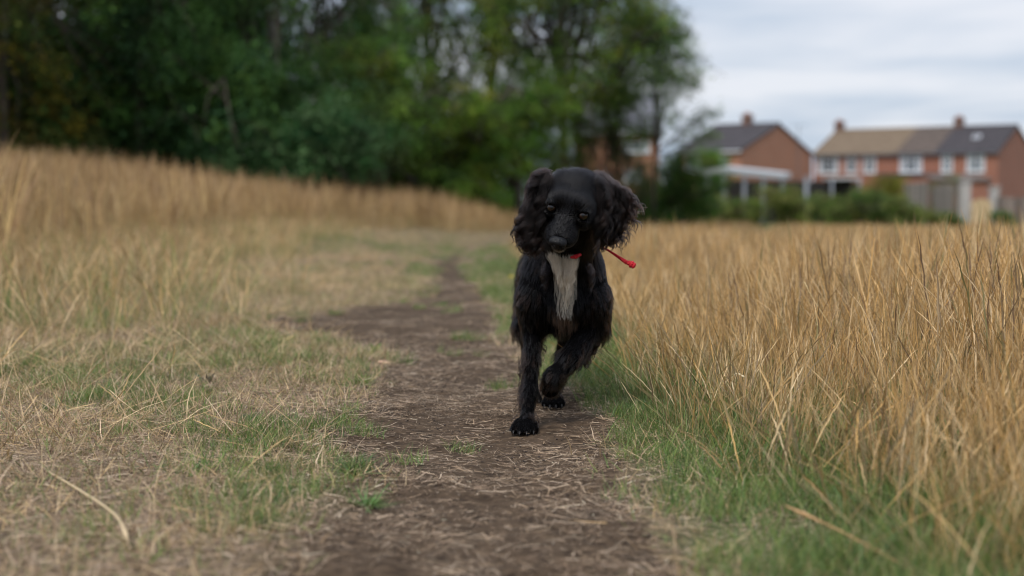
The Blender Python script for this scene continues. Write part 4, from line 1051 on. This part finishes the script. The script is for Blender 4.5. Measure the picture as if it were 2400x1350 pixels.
# ---- long wavy ear locks
def locks(rng, roots, ctrl, tips, n_str, wl=.052, am=.0060, spread=.0044, K=18):
    """roots/ctrl/tips (m,3). every lock is n_str strands round a wavy spine"""
    m = len(roots); t_ = np.linspace(0, 1, K)[None, :, None]
    sp = (1-t_)**2*roots[:, None]+2*t_*(1-t_)*ctrl[:, None]+t_**2*tips[:, None]
    L_ = np.linalg.norm(tips-roots, axis=1)*1.15
    ph = rng.rand(m, 1)*6.28; tt = np.linspace(0, 1, K)[None]
    a1 = rng.randn(m, 3); dd = tips-roots; dd /= np.linalg.norm(dd, axis=1)[:, None]+1e-9
    a1 -= np.sum(a1*dd, 1, keepdims=True)*dd; a1[:, 1] *= .6; a1 /= np.linalg.norm(a1, axis=1)[:, None]; a2 = np.cross(a1, dd)
    wn = 6.283*L_[:, None]*tt/(wl*(.8+.5*rng.rand(m, 1))); env = np.clip(tt*1.8, 0, 1)*am*(.5+.9*rng.rand(m, 1))*(1+.5*tt)
    sp = sp+(np.sin(wn+ph)*env)[..., None]*a1[:, None]+(np.cos(wn+ph)*env*.7)[..., None]*a2[:, None]
    st = np.repeat(sp, n_str, 0); o = rng.randn(m*n_str, 3)*spread
    rad_env = (1-.86*np.linspace(0, 1, K)**1.1)[None, :, None]
    st = st+o[:, None]*rad_env
    tr = (.80+.25*rng.rand(m*n_str, 1, 1))
    base = st[:, :1]; 
    # per-strand shortening by resampling along the strand
    tq = np.linspace(0, 1, K)[None]*tr[..., 0]; fi = np.clip(tq*(K-1), 0, K-1.001); i0 = fi.astype(int); fr_ = (fi-i0)[..., None]
    r_ = np.arange(len(st))[:, None]
    return st[r_, i0]*(1-fr_)+st[r_, i0+1]*fr_
def arc(pts, t, Y):
    pts = np.array(pts, float); tt = np.linspace(0, 1, len(pts)); x = np.interp(t, tt, pts[:, 0]); y = np.interp(t, tt, pts[:, 1])
    return np.array([at(a, b, c) for a, b, c in zip(x, y, Y)])
def ear(rng, m, rootc, ctrlc, tipc_, Y0, dy, n_str, jit=8, **kw):
    t_ = rng.rand(m); j = lambda s_: rng.randn(m)*s_
    Yb = Y0+dy*rng.rand(m)
    def f(c, jj, yo):
        P_ = arc(c, t_, Yb+yo); P_[:, 0] += j(jj)/1170.; P_[:, 2] += j(jj)/1170.; return P_
    return locks(rng, f(rootc, jit, 0), f(ctrlc, jit, -.014), f(tipc_, jit*.8, -.004), n_str, **kw)
ES = []
rg = np.random.RandomState(3)
# left ear in the picture: hangs straight, three layers
ES.append(ear(rg, 70, [(1276, 428), (1262, 445), (1256, 470)], [(1238, 462), (1226, 510), (1250, 530)], [(1210, 535), (1224, 572), (1258, 600)], 2.81, .03, 60))
ES.append(ear(rg, 70, [(1252, 452), (1266, 455), (1274, 480)], [(1218, 515), (1235, 540), (1262, 550)], [(1208, 556), (1238, 590), (1266, 602)], 2.80, .03, 60))
ES.append(ear(rg, 45, [(1245, 500), (1262, 520)], [(1225, 550), (1258, 565)], [(1222, 578), (1262, 612)], 2.80, .03, 50))
ES.append(ear(rg, 40, [(1285, 404), (1268, 408), (1255, 422)], [(1262, 402), (1248, 420), (1240, 440)], [(1250, 432), (1236, 462), (1240, 480)], 2.80, .02, 60, jit=4))
ES.append(ear(rg, 30, [(1284, 415), (1274, 450)], [(1268, 450), (1262, 500)], [(1262, 520), (1268, 575)], 2.79, .02, 60, jit=5))
# right ear: blown outwards
ES.append(ear(rg, 75, [(1400, 418), (1412, 424), (1418, 445)], [(1445, 425), (1448, 470), (1438, 505)], [(1484, 478), (1470, 530), (1445, 578)], 2.82, .03, 60))
ES.append(ear(rg, 70, [(1408, 430), (1420, 470), (1410, 510)], [(1440, 470), (1440, 530), (1425, 550)], [(1472, 512), (1450, 568), (1408, 588)], 2.81, .03, 60))
ES.append(ear(rg, 40, [(1405, 420), (1398, 450), (1395, 500)], [(1425, 450), (1418, 500), (1405, 545)], [(1432, 520), (1420, 565), (1385, 592)], 2.79, .02, 60, jit=5))
ES.append(ear(rg, 26, [(1440, 440), (1455, 470)], [(1475, 452), (1478, 490)], [(1502, 492), (1486, 548)], 2.82, .02, 26, jit=7, spread=.003))
ES.append(ear(rg, 16, [(1440, 436), (1450, 458)], [(1480, 446), (1487, 470)], [(1512, 482), (1500, 508)], 2.82, .01, 14, jit=5, spread=.0022))
ES.append(ear(rg, 14, [(1450, 510), (1440, 550)], [(1468, 530), (1452, 570)], [(1482, 556), (1462, 590)], 2.82, .02, 12, jit=6, spread=.003))
ES.append(ear(rg, 12, [(1215, 520), (1235, 570)], [(1206, 545), (1222, 590)], [(1214, 572), (1240, 612)], 2.80, .02, 12, jit=5, spread=.003))
S = np.concatenate(ES); n = len(S); lk = (np.arange(n)//20)
bc = (rg.rand(lk.max()+1)[lk] < .4); c_ = np.where(bc[:, None], np.array([.020, .0115, .0095]), np.array([.0048, .0041, .0046]))*(1+.2*rg.randn(n, 1))
fur_object('ear_hair', S, np.full(n, .00019)*(.8+.4*rg.rand(n)), np.clip(c_, .003, .2))
# ---- feathering tufts: behind the shoulder, backs of the legs, chest sides
def tufts(rng, spec):
    o = []
    for (a, c, e, m, ns, jit, Y, dy, sp_) in spec:
        o.append(ear(rng, m, a, c, e, Y, dy, ns, jit=jit, spread=sp_, wl=.03, am=.0025))
    return np.concatenate(o)
S = tufts(rg, [
    ([(1270, 600), (1290, 640)], [(1262, 630), (1280, 670)], [(1262, 650), (1285, 700)], 16, 20, 6, 2.90, .03, .003),
    ([(1370, 600), (1385, 640)], [(1385, 630), (1390, 670)], [(1388, 650), (1380, 710)], 16, 20, 6, 2.90, .03, .003),
    ([(1232, 610), (1226, 690)], [(1220, 640), (1216, 720)], [(1216, 650), (1218, 740)], 30, 22, 5, 2.99, .05, .003),
    ([(1230, 600), (1222, 640)], [(1219, 625), (1210, 670)], [(1211, 640), (1214, 700)], 16, 14, 5, 3.25, .1, .003),
    ([(1230, 820), (1228, 900)], [(1222, 850), (1220, 925)], [(1218, 868), (1214, 942)], 16, 22, 4, 2.925, .02, .003),
    ([(1230, 915), (1228, 950)], [(1218, 930), (1220, 962)], [(1208, 942), (1216, 978)], 10, 16, 4, 2.91, .02, .003),
    ([(1262, 780), (1258, 830)], [(1274, 805), (1264, 850)], [(1279, 820), (1266, 870)], 12, 18, 4, 2.985, .02, .003),
    ([(1405, 700), (1406, 770)], [(1412, 740), (1408, 795)], [(1414, 762), (1404, 806)], 18, 22, 5, 3.0, .03, .003),
    ([(1405, 775), (1370, 820)], [(1400, 805), (1378, 845)], [(1390, 828), (1372, 866)], 22, 26, 5, 2.97, .03, .003),
    ([(1400, 780), (1398, 790)], [(1415, 785), (1412, 800)], [(1424, 778), (1420, 800)], 6, 8, 4, 2.98, .02, .002),
    ([(1355, 835), (1310, 885)], [(1350, 862), (1315, 905)], [(1335, 880), (1305, 918)], 20, 26, 5, 2.94, .03, .003),
    ([(1362, 830), (1366, 836)], [(1368, 848), (1370, 850)], [(1371, 862), (1372, 864)], 4, 40, 1.5, 2.95, .005, .002),
    ([(1300, 745), (1360, 748)], [(1302, 757), (1362, 758)], [(1306, 764), (1358, 766)], 20, 24, 5, 3.0, .06, .003),
    ([(1210, 972), (1258, 972)], [(1202, 982), (1264, 985)], [(1198, 993), (1264, 998)], 14, 18, 3, 2.86, .03, .002),
    ([(1275, 925), (1315, 925)], [(1270, 935), (1322, 938)], [(1270, 945), (1322, 947)], 12, 18, 3, 3.18, .03, .002),
])
n = len(S); bc = rg.rand(n//10+1)[np.arange(n)//10] < .35
c_ = np.where(bc[:, None], np.array([.022, .012, .009]), np.array([.0048, .0041, .0046]))*(1+.2*rg.randn(n, 1))
fur_object('feathering', S, np.full(n, .00020), np.clip(c_, .003, .2))
RW = np.random.RandomState(9)
S = np.concatenate([ear(RW, 30, [(1294, 594), (1325, 600), (1354, 596)], [(1302, 635), (1325, 648), (1346, 635)], [(1311, 662), (1327, 684), (1339, 662)], 2.872, .02, 64, jit=5, spread=.0034, wl=.04, am=.0022),
    ear(RW, 22, [(1306, 635), (1325, 645), (1344, 635)], [(1313, 665), (1327, 675), (1338, 665)], [(1320, 694), (1328, 726), (1335, 694)], 2.905, .02, 64, jit=3, spread=.0030, wl=.04, am=.0022)])
n = len(S); fur_object('chest_blaze', S, np.full(n, .00013), np.clip(np.array([.80, .71, .60])*(1+.14*RW.randn(n, 1)), .1, .9), mat=WFUR)
# ---- eyes, nose, claws
def uvs(c, r, M=I3, nu=24, nv=14):
    V_ = []; F_ = []
    for i_ in range(nv+1):
        for j_ in range(nu):
            a = math.pi*i_/nv; b = 2*math.pi*j_/nu; V_.append(c+np.array([r[0]*math.sin(a)*math.cos(b), r[1]*math.sin(a)*math.sin(b), r[2]*math.cos(a)])@M)
    for i_ in range(nv):
        for j_ in range(nu): F_.append((i_*nu+j_, (i_+1)*nu+j_, (i_+1)*nu+(j_+1) % nu, i_*nu+(j_+1) % nu))
    return V_, F_
EYE, t, b = newmat('dog_eye')
tcn = t.nodes.new('ShaderNodeAttribute'); tcn.attribute_name = 'col'; t.links.new(tcn.outputs['Color'], b.inputs['Base Color'])
b.inputs['Roughness'].default_value = .02; b.inputs['Specular IOR Level'].default_value = .5; b.inputs['Coat Weight'].default_value = 0; b.inputs['Coat Roughness'].default_value = .02
for s_ in (-1, 1):
    c_ = hp(s_*.0318, .0478, .0035); V_, F_ = uvs(c_, (.0097,)*3, nu=40, nv=30)
    gz_ = nrm(np.array([0, 0, CH])-c_); Vn = (np.array(V_)-c_)/.0097; dt = Vn@gz_
    cc = np.tile(np.array([.018, .008, .004]), (len(V_), 1)); cc[dt > .93] = (.003, .003, .004); cc[dt < .66] = (.006, .005, .004)
    link('eye', mesh_np('eye', np.array(V_)-ORG, F_, EYE, True, cc), dog)
keepp = prims; npr = []; prims = npr
ell(hp(0, .1120, -.0195), (.0170, .0125, .0092), HM, k=.005)
ell(hp(0, .1145, -.0270), (.0085, .0075, .0065), HM, k=.005)
for s_ in (-1, 1):
    ell(hp(s_*.0095, .1145, -.0225), (.0080, .0085, .0075), HM, k=.003)
for s_ in (-1, 1):
    ell(hp(s_*.0080, .1225, -.0240), (.0042, .0055, .0034), HM, k=.0015, sub=True)
    ell(hp(s_*.0125, .1215, -.0275), (.0045, .0045, .0016), HM, k=.0015, sub=True)
cap(hp(0, .124, -.030), hp(0, .121, -.040), .0010, .0010, k=.0015, sub=True)
prims = keepp
lo = hp(0, .115, -.022)-.026; hi = lo+.052
Vn, Qn = surface_net(npr, [axis([(l_, h_, .0009)]) for l_, h_ in zip(lo, hi)])
NOSE = noisy('nose_leather', (.003, .003, .004), (.007, .007, .008), 260, .42, bump=.25, spec=.22)
link('nose', mesh_np('nose', Vn-ORG, Qn, NOSE, True), dog)
CLAW = plain('claw', (.012, .010, .009), .35)
for pw, fw, sc_ in ((PAW1, (-.12, -1, 0), 1.0), (PAW2, (-.05, -1, 0), .95), (PAW3, (0, -1, 0), .95)):
    fw = nrm(fw); rt = np.array([fw[1], -fw[0], 0])
    for q, l_ in [(-.0205, .016), (-.0072, .026), (.0072, .026), (.0205, .016)]:
        b0 = pw+rt*q*sc_+fw*(l_+.009)*sc_+np.array([0, 0, .011]); mb = MB()
        mb.tube([b0-ORG, b0+fw*.007+np.array([0, 0, -.002])-ORG, b0+fw*.011+np.array([0, 0, -.008])-ORG], [.0022, .0017, .0005], 6); mb.build('claw', CLAW, dog, smooth=True)
# ---- collar with its loose cord end
RED = noisy('red_cord', (.50, .012, .020), (.72, .030, .045), 300, .55, detail=2, bump=.5)
cc_ = at(1326, 612, 2.955); ax_ = nrm([.1, -.10, .75]); e1 = nrm(np.cross(ax_, [0, 1, 0])); e2 = np.cross(ax_, e1)
ring = [cc_+e1*.050*math.cos(q)+e2*.050*math.sin(q)-ORG for q in np.linspace(0, 2*math.pi, 49)]
colr = MB().tube(ring, .0055, 8).build('collar', RED, dog, smooth=True)
b0, b1, b2 = at(1338, 603, 2.858), at(1349, 602, 2.852), at(1361, 596, 2.858)
MB().tube([b0-ORG, b1-ORG, b2-ORG], [.0025, .0045, .003], 10).build('knot', RED, colr, smooth=True)
cpts = [at(x, y, Y_)-ORG for x, y, Y_ in ((1408, 578, 2.86), (1426, 587, 2.85), (1440, 596, 2.845), (1455, 606, 2.84), (1470, 616, 2.835))]
MB().tube(cpts, [.0022, .0022, .0026, .0034, .0046], 10).build('cord', RED, colr, smooth=True)
tg = []; kc = at(1479, 619, 2.833)
mb = MB(); dk = nrm(at(1479, 619, 2.833)-at(1470, 614, 2.835)); fr_ = frame(dk)
for q, rr_ in ((-.005, .0056), (.001, .0076), (.006, .0066)):
    V_, F_ = uvs(kc+dk*q-ORG, (rr_, rr_, rr_*.62), fr_, 14, 8); mb.add(V_, F_)
mb.build('stopper_knot', RED, colr, smooth=True)
print('dog done', len(V), NF)

# ------------------------------------------------------------------ small single things
STUB = noisy('stub_paper', (.55, .33, .22), (.66, .45, .33), 60, .8)
def gpt(px, py):
    Y = CH*F/(py-465)
    for _ in range(4):
        P_ = at(px, py, Y); z = H(P_[0:1], P_[1:2])[0]; Y = Y*(CH-z)/(CH-P_[2])
    P_ = at(px, py, Y); P_[2] = H(P_[0:1], P_[1:2])[0]; return P_
p = gpt(900, 856)
st = MB().tube([(-.017, 0, .010), (-.005, .002, .0095), (.017, .003, .006)], [.0042, .0045, .0043], 12).build('small_stub', STUB, None, tuple(p), smooth=True)
tag(st, 'small pale orange stub lying on the dark earth left of the dog', 'stub')
def weed(name, px, py, seed, n, ln, w_, cols, label, cat='plant', prof=(.3, .8, 1, .9, .6, .1), lean=(.6, 1.4)):
    rg_ = np.random.RandomState(seed); az = rg_.rand(n)*6.283
    V_, F_, C_ = blades(rg_, n, .008, az, A(rg_, n, *lean), A(rg_, n, .1, .6), A(rg_, n, *ln), A(rg_, n, *w_), list(prof), pal(cols), 5)
    o = link(name, mesh_np(name, V_, F_, GMAT, False, C_), None, tuple(gpt(px, py))); return tag(o, label, cat)
weed('small_weed', 880, 822, 1, 26, (.015, .045), (.006, .010), [(.12, .24, .04), (.16, .30, .05)], 'small bright green weed on the dark earth beyond the orange stub')
weed('dock_seedling', 487, 902, 2, 7, (.03, .06), (.010, .016), [(.05, .09, .035), (.07, .06, .03)], 'dark leafy seedling standing in the turf left of the path', lean=(.1, 1.1))
weed('grass_clump', 845, 905, 3, 120, (.03, .07), (.0014, .0026), [(.20, .30, .06), (.30, .34, .10), (.14, .24, .05)], 'bright yellow-green grass clump at the left edge of the dark earth', 'grass')
weed('grass_clump', 590, 985, 4, 60, (.02, .045), (.0014, .0024), [(.08, .16, .05)], 'small dark green grass clump on the straw covered ground left of the path', 'grass')
weed('grass_clump', 860, 1190, 5, 90, (.03, .06), (.0016, .0026), [(.09, .18, .05), (.14, .20, .06)], 'blurred green grass clump on the bare soil nearest the camera', 'grass')
weed('grass_clump', 830, 1110, 6, 110, (.03, .06), (.0016, .0026), [(.10, .19, .06), (.14, .20, .06)], 'wide green grass clump left of the path above the blurred one', 'grass')
def long_stem(name, pts_, w_, c, label, heads=True):
    mb = MB(); P_ = [np.array(q, float) for q in pts_]; o_ = P_[0].copy(); Q_ = []
    for i_ in range(len(P_)-1):
        p0 = P_[max(0, i_-1)]; p1 = P_[i_]; p2 = P_[i_+1]; p3 = P_[min(len(P_)-1, i_+2)]
        for t_ in np.linspace(0, 1, 6)[:-1]:
            Q_.append(.5*((2*p1)+(-p0+p2)*t_+(2*p0-5*p1+4*p2-p3)*t_*t_+(-p0+3*p1-3*p2+p3)*t_**3)-o_)
    Q_.append(P_[-1]-o_); n_ = len(Q_)
    rr_ = [w_*(1.0 if i_/n_ < .75 or not heads else (2.2 if i_ % 2 else 1.3))*(1 if i_ < n_-1 else .3) for i_ in range(n_)]
    mb.tube(Q_, rr_, 6); o = mb.build(name, plain(name+'_straw', c, .7, .2), None, tuple(o_), smooth=True); return tag(o, label, 'stem')
def gz3(px, py, h=0.0):
    p_ = gpt(px, py); p_[2] += h; return p_
a_ = gz3(110, 1110, .004)
long_stem('fallen_seed_stem', [a_, gz3(180, 1175, .02), gz3(270, 1240, .02), gz3(300, 1290, .012)], .0018, (.60, .46, .28), 'long fallen straw stem with drooping seed head at the lower left')
long_stem('arching_stem', [gz3(1735, 990), at(1722, 930, 2.75), at(1716, 890, 2.75), at(1726, 876, 2.74), at(1745, 884, 2.73)], .0011, (.74, .62, .40), 'pale hooked grass stem at the edge of the green verge')
b__ = gz3(2190, 1400)
long_stem('arching_stem', [b__, at(2120, 1330, 1.72), at(1980, 1250, 1.78), at(1840, 1185, 1.85)], .0015, (.44, .27, .13), 'brown stem leaning low across the green verge at the lower right')
long_stem('arching_stem', [gz3(2005, 905), at(1960, 790, 3.3), at(1905, 700, 3.3), at(1885, 660, 3.3)], .0010, (.70, .52, .27), 'single straw stem leaning left above the tall golden grass')
fl = gpt(1197, 690); flo = empty('yellow_flower', tuple(fl)); tag(flo, 'tiny yellow flower in the grass just behind the dog\'s shoulder', 'flower')
MB().tube([(0, 0, 0), (.004, 0, .05), (.002, 0, .085)], .0012, 5).build('stem', plain('flower_stem', (.10, .18, .05)), flo)
V_, F_ = uvs(np.array([.002, 0, .09]), (.010, .010, .005), nu=12, nv=6); link('flower_head', mesh_np('flower_head', V_, F_, plain('yellow_petal', (.70, .48, .03), .6), True), flo)
